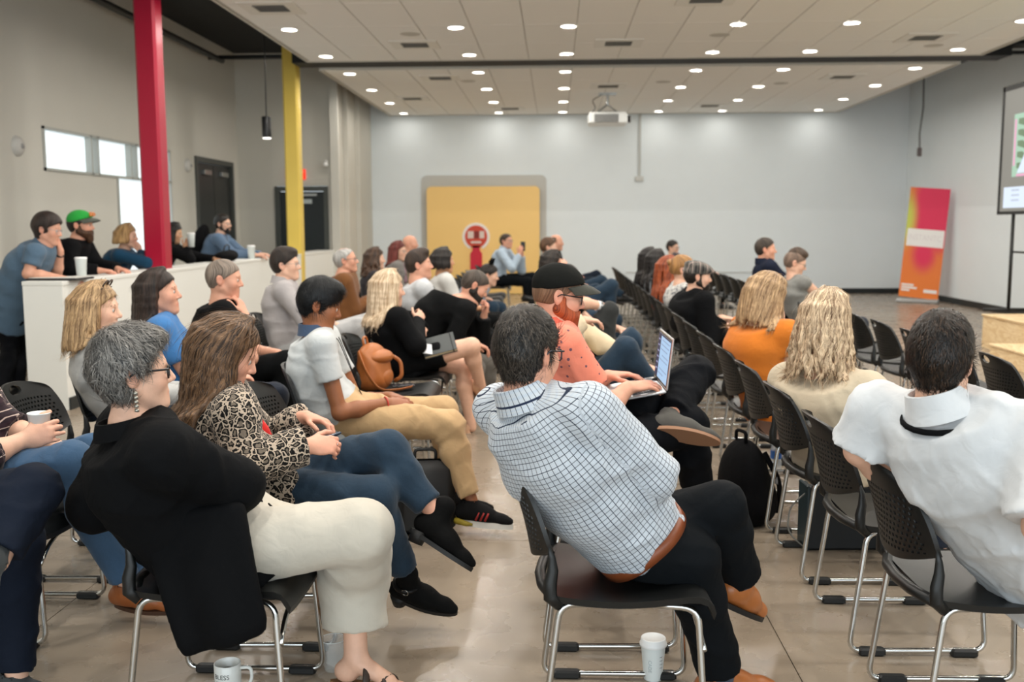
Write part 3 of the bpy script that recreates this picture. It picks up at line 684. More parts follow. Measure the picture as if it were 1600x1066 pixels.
def ik(a,c,l1,l2,pole):
    d=c-a; L=np.linalg.norm(d); u=d/max(L,1e-6)
    if L>(l1+l2)*.995: s=L/((l1+l2)*.995); l1*=s; l2*=s
    x=(L*L+l1*l1-l2*l2)/(2*L); h=math.sqrt(max(0,l1*l1-x*x)); q=np.asarray(pole)-u*(np.asarray(pole)@u); return a+u*x+nrm(q)*h
def rotv(v,ax,ang):
    ax=nrm(ax); return v*math.cos(ang)+np.cross(ax,v)*math.sin(ang)+ax*(ax@v)*(1-math.cos(ang))
def frame(f,up=(0,0,1)):
    f=nrm(f); l=nrm(np.cross(A(*up),f)); return f,l,np.cross(f,l)
def bone_coords(V,bones):
    """local cloth coordinates: for each vertex the nearest bone's (across, along, depth)"""
    best=np.full(len(V),1e9); out=np.zeros((len(V),3))
    for a,b,l,rad in bones:
        ab=b-a; L=np.linalg.norm(ab); ax=ab/max(L,1e-6); l_=nrm(l-ax*(l@ax)); f=np.cross(l_,ax); Q=V-a; s=Q@ax; t=np.clip(s,0,L); q=Q-t[:,None]*ax; d=np.linalg.norm(q,axis=1)/rad
        m=d<best; best[m]=d[m]; u=Q@l_; v=Q@f
        if rad<.1:
            th=np.arctan2(v,u); out[m]=np.stack([th*rad,s,v],1)[m]
        else: out[m]=np.stack([np.arctan2(u,-v)*.155,s,v],1)[m]
    return out
SKIN=dict(fair=(224,178,152),pink=(216,160,134),tan=(200,148,112),brown=(150,96,64),olive=(205,158,124))
class Person:
    def __init__(s,label,hip,head,tyaw=0,hyaw=None,hpitch=0,hroll=0,sex='m',skin='fair',S=1.,near=0,lyaw=0,slouch=.035,wide=1.,sh=1.,spread=.09,hs=.95,nl=0.,stilt=0.):
        s.S=S; s.HS=S*hs; s.sex=sex; s.near=near; s.cell=(.0085,.0115,.016)[near]; s.hc=(.0042,.0062,.0095)[near]
        hip=A(*hip); head=A(*head); R=lambda a:(A(math.cos(a),math.sin(a),0),A(-math.sin(a),math.cos(a),0))
        ty=math.radians(tyaw); ly=math.radians(lyaw); hy=math.radians(tyaw if hyaw is None else hyaw)
        s.tf,s.tl=R(ty); s.lf,s.ll=R(ly); s.hip=hip; s.head=head; s.root=empty('person',(hip[0],hip[1],0)); tag(s.root,label,'person'); s.base=A(hip[0],hip[1],0)
        f=R(hy)[0]; p=math.radians(hpitch); f=f*math.cos(p)+A(0,0,math.sin(p)); l=R(hy)[1]; u=np.cross(f,l); r=math.radians(hroll); l,u=l*math.cos(r)+u*math.sin(r),u*math.cos(r)-l*math.sin(r); s.hF=np.stack([f,l,u],1)
        spine0=nrm(head-hip); s.nb=head-s.HS*(.108*A(0,0,1)+.03*spine0+.024*R(hy)[0])-A(0,0,nl); s.skinc=SKIN[skin] if isinstance(skin,str) else skin
        s.skm=skinmat(s.skinc)
        ax=nrm(s.nb-hip); s.ax=ax; back=nrm(np.cross(s.tl,ax))*1.  # forward-ish
        fwd=np.cross(s.tl,ax); s.tfw=nrm(fwd)
        s.sp=[]; 
        for t in (0,.22,.45,.68,.86,1.): s.sp.append(hip+(s.nb-hip)*t-s.tfw*slouch*math.sin(math.pi*t)*1.3)
        s.L=[nrm(s.ll*(1-t)+s.tl*t) for t in (0,.25,.55,.8,1,1)]
        m=sex=='m'; w=wide
        s.w=[x*S*w for x in ((.158,.155,.158,.168,.15,.066) if m else (.165,.142,.132,.148,.135,.056))]
        s.d=[x*S*w for x in ((.118,.112,.112,.116,.095,.062) if m else (.122,.102,.098,.108,.085,.054))]
        s.shw=(.185 if m else .162)*S*sh; d0=-.055*S
        s.sh={q:s.nb+ax*(d0-q*stilt)+s.L[4]*(s.shw*q)+s.tfw*.012 for q in (1,-1)}
        s.hj={q:hip+s.ll*(spread*S*q) for q in (1,-1)}; s.arms={}; s.legs={}; s.parts={}; s.hr=(.045 if m else .041)*S
    def loc(s,f,l,u): return s.hip+s.tf*f+s.tl*l+A(0,0,u)
    def arm(s,q,hand,d=None,n=None,curl=.5,pole=None,elbow=None,r=1.,spread=.2,thumb=.5):
        """q: +1 left, -1 right; hand: wrist position; d: finger direction; n: back of the hand"""
        S=s.S; sh=s.sh[q]; hand=A(*hand)
        if pole is None: pole=-A(0,0,1)*1.+s.tl*q*.6-s.tf*.5
        e=A(*elbow) if elbow is not None else ik(sh,hand,.285*S,.25*S,pole)
        fd=nrm(hand-e); d=fd if d is None else nrm(A(*d)); n=A(0,0,1) if n is None else A(*n); n=nrm(n-d*(n@d)); s.arms[q]=dict(e=e,w=hand,d=d,n=n,curl=curl,r=r*(1 if s.sex=='m' else .9),spread=spread,thumb=thumb)
    def leg(s,q,knee=None,ankle=None,toe=None,up=None):
        if knee is None: knee=s.hj[q]+s.lf*.42*s.S+s.ll*q*.015+A(0,0,-.02)
        knee=A(*knee)
        if ankle is None: ankle=A(knee[0],knee[1],.09)-s.lf*.02
        toe=s.lf+s.ll*q*.15 if toe is None else A(*toe); s.legs[q]=dict(k=knee,a=A(*ankle),toe=nrm(toe),up=None if up is None else A(*up))
    # ---- primitives ----
    def head_prims(s):
        S=s.HS; M=s.hF; m=s.sex=='m'; P=lambda x,y,z: s.head+M@(A(x,y,z)*S); R=M; k=S
        o=[ell(P(-.006,0,.036),A(.098,.076,.082)*S,R,.01),ell(P(-.035,0,.01),A(.07,.068,.07)*S,R,.03),ell(P(.045,0,-.028),A(.05,.058,.078)*S,R,.03)]
        jw=.05 if m else .044
        for q in (1,-1):
            o.append(seg(P(.0,jw*q,-.055),P(.066,.016*q,-.1),.021*S,.017*S,.035)); o.append(ell(P(.062,.036*q,-.026),A(.026,.024,.026)*S,R,.03))
        o+= [ell(P(.08,0,-.102),A(.018,.022,.017)*S,R,.022),ell(P(.076,0,-.067),A(.02,.03,.026)*S,R,.02),seg(P(.084,-.028,.022),P(.084,.028,.022),.011*S,None,.018)]
        for q in (1,-1): o.append(ell(P(.1,.031*q,.0),A(.017,.016,.011)*S,R,.014,'s'))
        for q in (1,-1): o.append(ell(P(.0815,.031*q,.001),A(.0125,.0145,.0125)*S,R,.004))
        o+= [seg(P(.09,0,.014),P(.113,0,-.028),.0085*S,.0115*S,.012)]
        for q in (1,-1): o.append(ell(P(.101,.0115*q,-.034),A(.0105,.0075,.0075)*S,R,.006))
        o+= [seg(P(.0945,-.017,-.064),P(.0945,.017,-.064),.0052*S,None,.004),seg(P(.092,-.015,-.0765),P(.092,.015,-.0765),.0066*S,None,.004)]
        o.append(seg(P(.103,-.022,-.0702),P(.103,.022,-.0702),.0028*S,None,.003,op='s'))
        for q in (1,-1):
            E=np.stack([rotv(M[:,0],M[:,1],math.radians(-8)),M[:,1],rotv(M[:,2],M[:,1],math.radians(-8))],1); E=np.stack([rotv(E[:,i],M[:,2],math.radians(-18*q)) for i in range(3)],1)
            o+= [ell(P(-.012,.078*q,-.006),A(.021,.0085,.033)*S,E,.008),ell(P(-.008,.0875*q,-.002),A(.0115,.007,.02)*S,E,.005,'s')]
        nr=(.056 if m else .047)*S
        a=P(-.022,0,-.055); b=s.nb
        o+= [seg(a,b,nr,nr*1.05,.03),seg(b,b-s.ax*.07*S,nr*1.1,nr*1.25,.03)]
        return o
    def hand_prims(s,q):
        a=s.arms[q]; S=s.S; w,d,n=a['w'],a['d'],a['n']; t=nrm(np.cross(n,d))*(-q); mr=s.hc*.95; o=[]; g=(1 if s.sex=='m' else .9)*S
        fd=d
        pc=w+d*.048*g; Rm=np.stack([d,t,n],1)
        o+= [ell(pc,A(.056,.041,max(.0165,mr*1.2))*g,Rm,.012),seg(w-d*.02,w+d*.03,.026*g,.026*g,.015,fl=(n,.75))]
        fin=[(.031,.092,.070,.0092),(.0105,.097,.078,.0095),(-.0105,.093,.073,.009),(-.030,.084,.057,.0082)]
        c=a['curl']
        for i,(tt,ff,L,r) in enumerate(fin):
            p=w+d*ff*g*.93+t*tt*g*.97; di=nrm(d+t*(tt/.031)*a['spread']*.5); r=max(r*g,mr)
            for j,(fr,an) in enumerate(((.45,.75),(.32,1.0),(.26,.7))):
                di=rotv(di,np.cross(di,-n),c*an*(1+.08*i)); p2=p+di*L*fr*g; o.append(seg(p,p2,r,r*.9,.003 if j else .008)); p=p2; r*=.92
        p=w+d*.022*g+t*.026*g-n*.004; di=nrm(d*.62+t*(.35+a['thumb']*.6)-n*.3); r=max(.0112*g,mr)
        for j,L in enumerate((.042,.032,.026)):
            p2=p+di*L*g; o.append(seg(p,p2,r*(1.15 if j==0 else 1),r*.92,.012 if j==0 else .003)); p=p2; di=nrm(rotv(di,np.cross(di,d if j==0 else nrm(d-n*.8)),.35*(c+.3))); r*=.93
        return o
    def body(s,legs_full=False,arm_full=True,core=.62,rolled=None):
        S=s.S; o=s.head_prims(); sp=dict(t='spn',P=s.sp,L=s.L,w=[x*core for x in s.w[:5]]+[s.w[5]*.8],d=[x*core for x in s.d[:5]]+[s.d[5]*.8],k=.03); o.append(sp)
        for q in (1,-1): o.append(seg(s.nb-s.ax*.05,s.sh[q],.035*S,.038*S,.03))
        fine=[(s.head-.135*S-.01,s.head+.135*S+.01,s.hc)]
        for q,a in s.arms.items():
            r=a['r']*S; full=1 if arm_full else .75
            o+= [seg(s.sh[q],a['e'],.048*r*full,.039*r*full,.02),seg(a['e'],a['e']+(a['w']-a['e'])*.35,.040*r*full,.042*r*full,.02),seg(a['e']+(a['w']-a['e'])*.35,a['w'],.042*r*full,.0275*r,.02)]+s.hand_prims(q)
            if s.near<2: fine.append((a['w']-.12*S+a['d']*.07,a['w']+.12*S+a['d']*.07,s.hc*1.15))
        for q,a in s.legs.items():
            h,k,an=s.hj[q],a['k'],a['a']; f=1 if legs_full else .6
            o+= [seg(h,k,.082*S*f,.056*S*f,.03)]
            md=k+(an-k)*.3; cf=nrm(np.cross(np.cross(k-h,an-k),an-k)) if legs_full else A(0,0,0)
            calf=nrm((h-k)-(an-k)*((h-k)@(an-k))/max((an-k)@(an-k),1e-6))
            o+= [seg(k,md+calf*.012*f,.05*S*f,.054*S*f,.025),seg(md+calf*.012*f,an,.052*S*f,.033*S,.025)]
            if a.get('bare'): o+= s.foot_prims(q)
        V,F=solid(o,s.cell*1.15,fine); return s._put('body',V,F,s.skm,None,tint=True)
    def foot_prims(s,q):
        a=s.legs[q]; t=a['toe']; an=a['a']; up=s.foot_up(q); l=np.cross(up,t); S=s.S*(1 if s.sex=='m' else .92); o=[]
        o+= [ell(an-up*.045*S-t*.025*S,A(.04,.032,.035)*S,np.stack([t,l,up],1),.02),seg(an-up*.02*S+t*.02*S,an-up*.058*S+t*.11*S,.034*S,.024*S,.02,fl=(up,.8)),seg(an-up*.062*S+t*.10*S+l*.02*S,an-up*.062*S+t*.10*S-l*.022*S,.02*S,.018*S,.015)]
        for i in range(5): 
            lat=(.032-.0155*i)*q*(-1); L=(.178,.182,.172,.16,.145)[i]; r=(.0125,.0095,.009,.0085,.008)[i]*S; o.append(seg(an-up*.066*S+t*.115*S+l*lat*S*.9,an-up*.07*S+t*L*S+l*lat*S,r,r*.9,.005))
        return o
    def foot_up(s,q):
        a=s.legs[q]; up=a['up'] if a['up'] is not None else nrm(a['k']-a['a']); up=nrm(up-a['toe']*(up@a['toe'])); return up
    def _put(s,name,V,F,mat,parent=None,tint=False,bc=None,kind='cloth'):
        V=np.asarray(V); at_={}
        if tint:
            L=(V-s.head)@s.hF/s.HS; T=np.zeros(len(V))
            def blob(c,r,a): 
                nonlocal T
                T=np.maximum(T,a*np.clip(1.4-np.linalg.norm((L-A(*c))/A(*r),axis=1)*1.0,0,1))
            blob((.096,0,-.07),(.016,.024,.011),.75 if s.sex=='f' else .5)
            for q in (1,-1): blob((.07,.042*q,-.03),(.03,.026,.026),.22); blob((-.01,.08*q,-.005),(.03,.018,.04),.3)
            blob((.112,0,-.03),(.014,.016,.014),.25)
            for a in s.arms.values(): T=np.maximum(T,.22*np.clip(1.5-np.linalg.norm(V-a['w']-a['d']*.11,axis=1)/.07,0,1))
            at_['tint']=T
        if bc is not None: at_['bc']=bc
        o=link(name,mkmesh(name,V-s.base,F,mat,True,at_),parent or s.root)
        if parent: o.location=(0,0,0)
        return o
    def bones(s):
        B=[]
        for i in range(5): B.append((s.sp[i],s.sp[i+1],s.L[i],.16))
        # one straight torso frame keeps the weave continuous
        B=[(s.sp[0]-s.ax*.25,s.sp[-1],s.L[3],.17)]
        for q,a in s.arms.items(): B+= [(s.sh[q],a['e'],s.tfw,.062),(a['e'],a['w'],s.tfw,.055)]
        return B
    def top(s,mat,sleeve='long',e=.014,hem=.0,neck=.0,bust=.0,belly=0.,wr=.009,loose=1.,name='shirt',extra=(),open_v=False,drape=0.,seedo=0,collar=None,cuffs=True,nk=1.2):
        S=s.S; P=[s.hip-s.ax*hem]+s.sp[1:] if hem>0 else [s.hip]+s.sp[1:]; w=list(s.w); d=list(s.d)
        if hem>0: w[0]*=1.06; d[0]*=1.12
        P=[p.copy() for p in P]; P[-1]=P[-1]+(P[-2]-P[-1])*(.45+neck)
        w[-1]=w[-1]*nk; d[-1]*=nk
        o=[dict(t='spn',P=P,L=s.L,w=[x+e for x in w],d=[x+e for x in d],k=.03,cut=[(s.nb+s.ax*.004,nrm(s.ax*.8+A(0,0,.3)-s.tfw*.25)),(s.hip-s.ax*(hem+.02 if hem<=0 else hem),-s.ax)])]
        if belly: o.append(ell(s.sp[1]+s.tfw*.05*S+s.ax*.03,A(.1,.14,.11)*S*(1+belly*.2),np.stack([s.tfw,s.tl,s.ax],1),.06)); o[-1]['cut']=o[0]['cut'][1:]
        if bust:
            for q in (1,-1): o.append(ell(s.sp[3]+s.tfw*.085*S+s.L[3]*.072*q*S+s.ax*(-.01),A(.058,.064,.065)*S*bust,np.stack([s.tfw,s.L[3],s.ax],1),.04))
        nb=s.nb-s.ax*.055*S
        for q in (1,-1):
            o.append(seg(nb+s.L[4]*.03*q,s.sh[q]-s.ax*.004,.056*S+e*.6,.06*S+e*.5,.045)); a=s.arms.get(q)
            if a and sleeve!='none':
                r=a['r']*S; sh,el,w_=s.sh[q],a['e'],a['w']
                if sleeve=='long':
                    c=w_+(el-w_)*.06; ax=nrm(w_-el)
                    o+= [seg(sh,el,.055*r+e,.047*r+e,.03),seg(el,c+ax*.03,.049*r+e,.031*r+e*1.1*loose,.025,cut=[(c,ax)])]
                elif sleeve=='elbow':
                    c=el+(w_-el)*.30; ax=nrm(w_-el); o+= [seg(sh,el,.055*r+e,.048*r+e,.03),seg(el,c+ax*.03,.05*r+e,.047*r+e,.025,cut=[(c,ax)])]
                else:
                    f=.62 if sleeve=='short' else sleeve; c=sh+(el-sh)*f; ax=nrm(el-sh); o.append(seg(sh,c+ax*.04,.056*r+e,.05*r+e*1.15*loose,.03,cut=[(c,ax)]))
        o+=list(extra)
        seed=int(abs(s.hip[0]*1000+s.hip[1]*77))+seedo
        cuts=[]
        # neck opening
        o.append(seg(s.nb+s.ax*.0,s.nb+s.ax*.12-s.tfw*.0,(.058 if s.sex=='m' else .05)*S,None,.006,op='s'))
        if open_v: o.append(seg(s.nb+s.tfw*.06*S+s.ax*.02,s.sp[3]+s.tfw*.13*S,.045*S,.012*S,.008,op='s'))
        s.tp=[q for q in o if q.get('op','u')=='u']
        V,F=solid(o,s.cell,(),cuts,dict(amp=wr,freq=32,seed=seed),dict(amp=wr*.5,freq=75,seed=seed+7) if s.near==0 else None)
        ob=s._put(name,V,F,mat,bc=bone_coords(V,s.bones())); s.topob=ob; s.tope=e
        return ob
    def collar(s,mat,r0=.066,r1=.062,h=.042,gap=38,name='collar',fold=True,tilt=.35,e=.0):
        """a folded shirt collar: a thick band around the neck, open in front"""
        S=s.S; c=s.nb+s.ax*.004*S; up=nrm(s.ax*.8+A(0,0,.3)-s.tfw*.0); f=nrm(s.tfw-up*(s.tfw@up)); l=np.cross(up,f); n=30; rr=(1 if s.sex=='m' else .88)*S
        prof=[(r1-.004,h),(r1+.004,h*1.03),(r0+.012,h*.15),(r0+.02,-.012),(r0+.013,-.012),(r1+.0,h*.85),(r0-.005,-.01),(r0-.012,0.0)] if fold else [(r1-.003,h),(r1+.004,h),(r0+.007,-.01),(r0-.004,-.01)]
        G=[]
        for i in range(n+1):
            a=math.radians(gap+(360-2*gap)*i/n); fr=math.cos(a); row=[]
            for (r,z) in prof: row.append(c+(f*math.cos(a)*1.05+l*math.sin(a))*r*rr+up*(z-tilt*.05*(fr+.2))*rr-f*.006)
            row.append(row[0]); G.append(row)
        m=MB().grid(G); k=len(prof)+1
        m.f.append(tuple(range(k-1))); m.f.append(tuple(n*k+j for j in range(k-2,-1,-1)))
        bc=np.array([((gap+(360-2*gap)*i/n-180)*.0012,.31+.0135*j*.8,0) for i in range(n+1) for j in range(k)]); ob=s._put(name,np.array(m.v),m.f,mat,parent=s.topob,bc=bc); smooth_by_angle(ob.data,38); return ob
    def band(s,a,b,r,mat,name='watch',w=.012,parent=None):
        """a strap around the forearm"""
        ax=nrm(b-a); f,l,u=frame(ax); n=20; G=[]
        for i in range(n):
            t=2*math.pi*i/n; rad=l*math.cos(t)+u*math.sin(t); G.append([a+rad*r-ax*w,a+rad*(r+.004)-ax*w*.9,a+rad*(r+.004)+ax*w*.9,a+rad*r+ax*w])
        m=MB().grid(G,True); return s._put(name,np.array(m.v),m.f,mat,parent)
    def watch(s,q,mat,face=None,t=.06,w=.011):
        a=s.arms[q]; p=a['w']+(a['e']-a['w'])*t; return s.band(p,a['w']+(a['w']-p)*.5,.03*a['r']*s.S,mat,w=w)
    def pants(s,mat,e=.012,cuff=.07,flare=0.,wr=.010,name='trousers',legs=(1,-1),seat_z=None,kfac=1.,zcut=None,thr=1.):
        S=s.S; o=[]; hip=s.hip; up=nrm(s.ax+A(0,0,.2)); m=s.sex=='m'
        o.append(dict(t='spn',P=[hip-A(0,0,.0),hip+(s.sp[1]-hip)*.75,s.sp[1]],cut=[(s.sp[1]+s.ax*.02,s.ax)],L=[s.ll,s.ll,s.L[1]],w=[s.w[0]*.98+e,s.w[1]+e*.6,s.w[1]+e*.4],d=[s.d[0]*.95+e,s.d[1]+e*.6,s.d[1]+e*.4],k=.04))
        B=[]; o2=[]
        for q in legs:
            a=s.legs[q]; h,k,an=s.hj[q],a['k'],a['a']; ax=nrm(an-k); c=an-ax*(cuff-.06)
            o+= [seg(h+s.ll*q*-.004,k,(.084*S+e)*thr,(.058*S+e)*thr,.04)]
            calf=nrm((h-k)-ax*((h-k)@ax)); mid=k+(an-k)*.33+calf*.012
            o2+= [seg(k,mid,(.055*S+e)*kfac,(.055*S+e+flare*.3)*kfac,.03),seg(mid,c+ax*.03,(.055*S+e+flare*.3)*kfac,.038*S*kfac+e+flare,.03,cut=[(c,ax)])]
            B+= [(h,k,s.ll,.07),(k,an,s.ll,.06)]
        cuts=[]
        z=seat_z if seat_z is not None else .447
        seed=int(abs(hip[0]*1000+hip[1]*77))+5
        al=o+o2; lo=np.min([bounds(p)[0] for p in al],0); hi=np.max([bounds(p)[1] for p in al],0); g=G3(lo-.03,hi+.03,s.cell)
        for p in o: g.add(p)
        if z>0:
            # thighs flatten where they rest on the seat
            mk=((g.ax[0]-hip[0])*s.lf[0])[:,None,None]+((g.ax[1]-hip[1])*s.lf[1])[None,:,None]; D=(z-g.ax[2])[None,None,:]-np.clip((mk-.26)*6,0,1)
            g.F=np.maximum(g.F,D.astype(np.float32))
        for p in o2: g.add(p)
        g.wrinkle(wr,34,seed)
        if s.near==0: g.wrinkle(wr*.45,75,seed+3)
        for c,n in cuts: g.halfspace(c,n)
        V,F=g.mesh(); return s._put(name,V,F,mat,bc=bone_coords(V,B))
    def shoes(s,mat,sole,style='shoe',legs=(1,-1),size=1.,heel=0.,solec=None):
        out=[]
        for q in legs:
            a=s.legs[q]; t=a['toe']; up=s.foot_up(q); l=np.cross(up,t); an=a['a']; S=s.S*size*(1 if s.sex=='m' else .9); cell=(.0055,.008,.012)[s.near]
            if heel: # raised heel: pitch the foot
                t0=t; t=nrm(t-up*.22); up2=nrm(up+t0*.22); l=np.cross(up2,t)
            else: up2=up
            b=lambda x,y,z: an+t*x*S+l*y*S+up2*z*S
            out_l=-.006*q
            o=[seg(b(-.045,0,-.045),b(.06,out_l,-.05),.036*S,.037*S,.02),seg(b(.06,out_l,-.05),b(.145,out_l,-.066),.039*S,.030*S,.03,fl=(up2,.8)),seg(b(.145,out_l,-.066),b(.178,out_l*.5,-.07),.030*S,.022*S,.02,fl=(up2,.8)),seg(b(.0,0,-.02),b(.08,0,-.05),.037*S,.026*S,.03)]
            if style=='boot': o.append(seg(b(-.012,0,.045),b(-.01,0,-.03),.042*S,.042*S,.02))
            else: o.append(seg(b(-.014,0,.004),b(-.01,0,-.03),.04*S,.042*S,.02))
            if style!='boot': o.append(seg(b(-.012,0,.006),b(-.008,0,.06),.034*S,.034*S,.004,op='s'))
            if style=='flat': o.append(seg(b(.02,0,.0),b(.06,0,-.012),.038*S,.03*S,.01,op='s'))
            cz=b(0,0,-.083); V,F=solid(o,cell,(),[(cz,-up2)]); sh=s._put('shoe',V,F,mat); 
            if style=='boot':
                pass
            n=22; R=[]
            for i in range(n):
                x=2*math.pi*i/n; cx=math.cos(x); wv=.036+.006*max(0,cx) if abs(cx)<.8 else .036; px=.062+ .137*cx; py=out_l+ (.039-.007*(cx<0)*abs(cx))*math.sin(x)*(1-.12*abs(cx)**3); R.append((px,py))
            th=.018 if style!='sneaker' else .026
            G=[[b(x,y,-.083-th+(.004)),b(x*1.0,y,-.083+ (.006 if style=='sneaker' else .002))] for x,y in R]
            m=MB().grid(G,True); m.f.append(tuple(2*i for i in range(n-1,-1,-1))); m.f.append(tuple(2*i+1 for i in range(n)))
            so=s._put('sole',np.array(m.v),m.f,sole,parent=sh); smooth_by_angle(so.data,40)
            if heel:
                hb=MB().tube([b(-.04,0,-.075),b(-.042,0,-.075)-up*heel],[.034*S,.028*S],14); s._put('heel',np.array(hb.v),hb.f,sole,parent=sh)
            s.legs[q]['sh']=sh; s.legs[q]['fr']=b; out.append(sh)
        return out
    # ---- head extras ----
    def hp(s,x,y,z): return s.head+s.hF@(A(x,y,z)*s.HS)
    def eyes(s,iris=(70,52,40)):
        for q in (1,-1):
            m=MB().lathe([(.0001,.0135),(.006,.0121),(.0095,.009),(.012,.003),(.0105,-.006)],n=12,cap=False); V=np.array(m.v); V=np.stack([V[:,2],V[:,0],V[:,1]],1)
            V=(V+A(.0825,.031*q,.0005))@ (s.hF*s.HS).T+s.head; e=s._put('eye',V,m.f,plain('eye_white',(196,186,178),.2))
            m=MB().lathe([(.0001,.0150),(.0062,.0128)],n=12,cap=False); V=np.array(m.v); V=np.stack([V[:,2],V[:,0],V[:,1]],1); V=(V+A(.0825,.031*q,.0005))@ (s.hF*s.HS).T+s.head; s._put('iris',V,m.f,plain('iris',iris,.1),parent=e)
            
    def brows(s,c):
        m=MB()
        for q in (1,-1): m.tube([s.hp(.0955,.012*q,.0215),s.hp(.094,.028*q,.0275),s.hp(.083,.045*q,.0225)],[.0035,.0036,.0018],6)
        s._put('eyebrows',np.array(m.v),m.f,plain('brow',c,.8))
    def glasses(s,c=(18,18,20),rect=True,thick=.0024,metal=0.):
        m=MB(); g=None
        for q in (1,-1):
            P=[]
            for k in range(16):
                a=2*math.pi*k/16; ca,sa=math.cos(a),math.sin(a); pw=.45 if rect else 1
                y=.033*q+.0245*np.sign(ca)*abs(ca)**pw; z=-.003+.0175*np.sign(sa)*abs(sa)**pw; P.append(s.hp(.1045-.010*abs(abs(y)-.01)/.045,y,z))
            m.tube(P,thick*s.HS,6,True); 
        m.tube([s.hp(.1045,-.010,.004),s.hp(.108,0,.006),s.hp(.1045,.010,.004)],thick*s.HS,6)
        for q in (1,-1): m.tube([s.hp(.096,.058*q,.008),s.hp(.085,.0715*q,.009),s.hp(-.002,.0845*q,.01),s.hp(-.022,.083*q,-.004)],[thick*1.2*s.HS]*4,6)
        g=s._put('glasses',np.array(m.v),m.f,plain('spectacle_frame',c,.3,metal))
        for q in (1,-1):
            P=[]
            for k in range(16):
                a=2*math.pi*k/16; ca,sa=math.cos(a),math.sin(a); pw=.45 if rect else 1; y=.033*q+.0235*np.sign(ca)*abs(ca)**pw; z=-.003+.0165*np.sign(sa)*abs(sa)**pw; P.append(s.hp(.1045-.010*abs(abs(y)-.01)/.045,y,z))
            s._put('lens',np.array(P),[tuple(range(16))],glass('spectacle_lens',(225,235,245),.12,.02),parent=g)
        return g
    def hair_short(s,mat,top=.012,side=.006,front=.0,nape=-.062,line=.060,quiff=0.,side_z=-.005,strands=0,slen=.035,lift=.006,parting=0,full=1.,crown=(-.055,.0,.118),side_x=.018,grow=1.,wr=.003):
        """a solid hair cap over the skull, with optional strand ribbons combed away from the crown"""
        S=s.HS; M=s.hF; P=s.hp; cell=(.0045,.0065,.0095)[s.near]; t=top; sd=side
        o=[ell(P(-.008,0,.037+t*.35),A(.100+sd*.9+t*.2,.0785+sd,.084+t)*S,M,.01),ell(P(-.037,0,.008),A(.073+sd,.0715+sd,.073)*S,M,.03)]
        o.append(seg(P(-.034,0,.0),P(-.030,0,min(-.05,nape+.012)),.0585*S+sd*.6*S,.0535*S+sd*.3*S,.03))
        if quiff: o+= [ell(P(.045,0,.105),A(.055,.06,.02+quiff)*S,M,.025)]
        lo=np.min([bounds(p)[0] for p in o],0); hi=np.max([bounds(p)[1] for p in o],0); g=G3(lo-.03,hi+.03,cell)
        for p in o: g.add(p)
        g.wrinkle(wr,60,3)
        X=g.ax[0][:,None,None]-s.head[0]; Y=g.ax[1][None,:,None]-s.head[1]; Z=g.ax[2][None,None,:]-s.head[2]
        x,y,z=[(X*M[0,i]+Y*M[1,i]+Z*M[2,i])/S for i in range(3)]
        a1=(line-.058-front)+.72*np.maximum(x,0)-.10*np.abs(y)-z      # hairline, slanting down to the temple
        a1=np.maximum(a1, -.2+0*x)
        b1=np.maximum(x-side_x+ .25*np.minimum(0,z-.02)+0*y, side_z-.0-z+ .55*(x+.0)* (x>-.02) )         # sideburn / temple region
        b1=np.maximum(b1,(side_z-.012)-z-3.*np.clip(-.012-x,0,.03)) 
        c1=np.maximum(x+.012, nape-z-.5*np.abs(y)*0)                                   # back of the head down to the nape
        keep=np.minimum(np.minimum(a1,b1),c1)*S
        g.F=np.maximum(g.F,keep.astype(np.float32))
        for q in (1,-1): g.add(ell(P(-.012,.082*q,-.006),A(.021,.02,.031)*S,M,.004,'s'))
        V,F=g.mesh(); L=(V-s.head)@M/S-A(*crown); th=np.arctan2(L[:,1],L[:,0]); rr=np.linalg.norm(L,axis=1)
        bc=np.stack([th/6.28*2+ .05*np.sin(rr*40),rr,0*rr],1); return s._hair(V,F,mat,bc,strands,slen,lift,lambda p: nrm_rows((p-s.head)@M/S-A(*crown))@M.T)
    def _hair(s,V,F,mat,bc,strands,slen,lift,flow,wid=.0011,noise=.25,name='hair'):
        if strands and len(V):
            r=RNG; me=mkmesh('tmp',V,F); n=np.zeros(len(V)*3,np.float32); me.vertices.foreach_get('normal',n); n=n.reshape(-1,3); bpy.data.meshes.remove(me)
            I=r.integers(0,len(V),strands); p=V[I]; N=n[I]; d=flow(p)+r.normal(size=(strands,3))*noise*(1.15 if noise>.2 else 1); d=d-N*(d*N).sum(1)[:,None]; d=nrm_rows(d); side=np.cross(N,d); L=slen*(.5+r.random(strands))
            ns=5; rows=[]; wv=r.random(strands)*6
            for j in range(ns):
                t=j/(ns-1); c=p+d*(L*t)[:,None]+N*(.0015+lift*np.sin(t*2.2)*(.4+r.random(strands)*.0+.8*(np.arange(strands)%7)/7)-.016*t*t*(L/.04))[:,None]+side*(.004*np.sin(wv+t*2.5))[:,None]; w=side*(wid*(1-t*.85)*s.HS)
                rows+= [c-w,c+w]
            Rw=np.stack(rows,1).reshape(-1,3); base=len(V); q=[]
            idx=np.arange(strands)*ns*2+base
            for j in range(ns-1): q.append(np.stack([idx+2*j,idx+2*j+1,idx+2*j+3,idx+2*j+2],1))
            V=np.concatenate([V,Rw]); F=np.concatenate([F]+q); rb=r.random(strands); b2=np.repeat(np.stack([rb*40,bc[I,1],0*rb],1),ns*2,0); bc=np.concatenate([bc,b2])
        return s._put(name,V,F,mat,bc=bc)
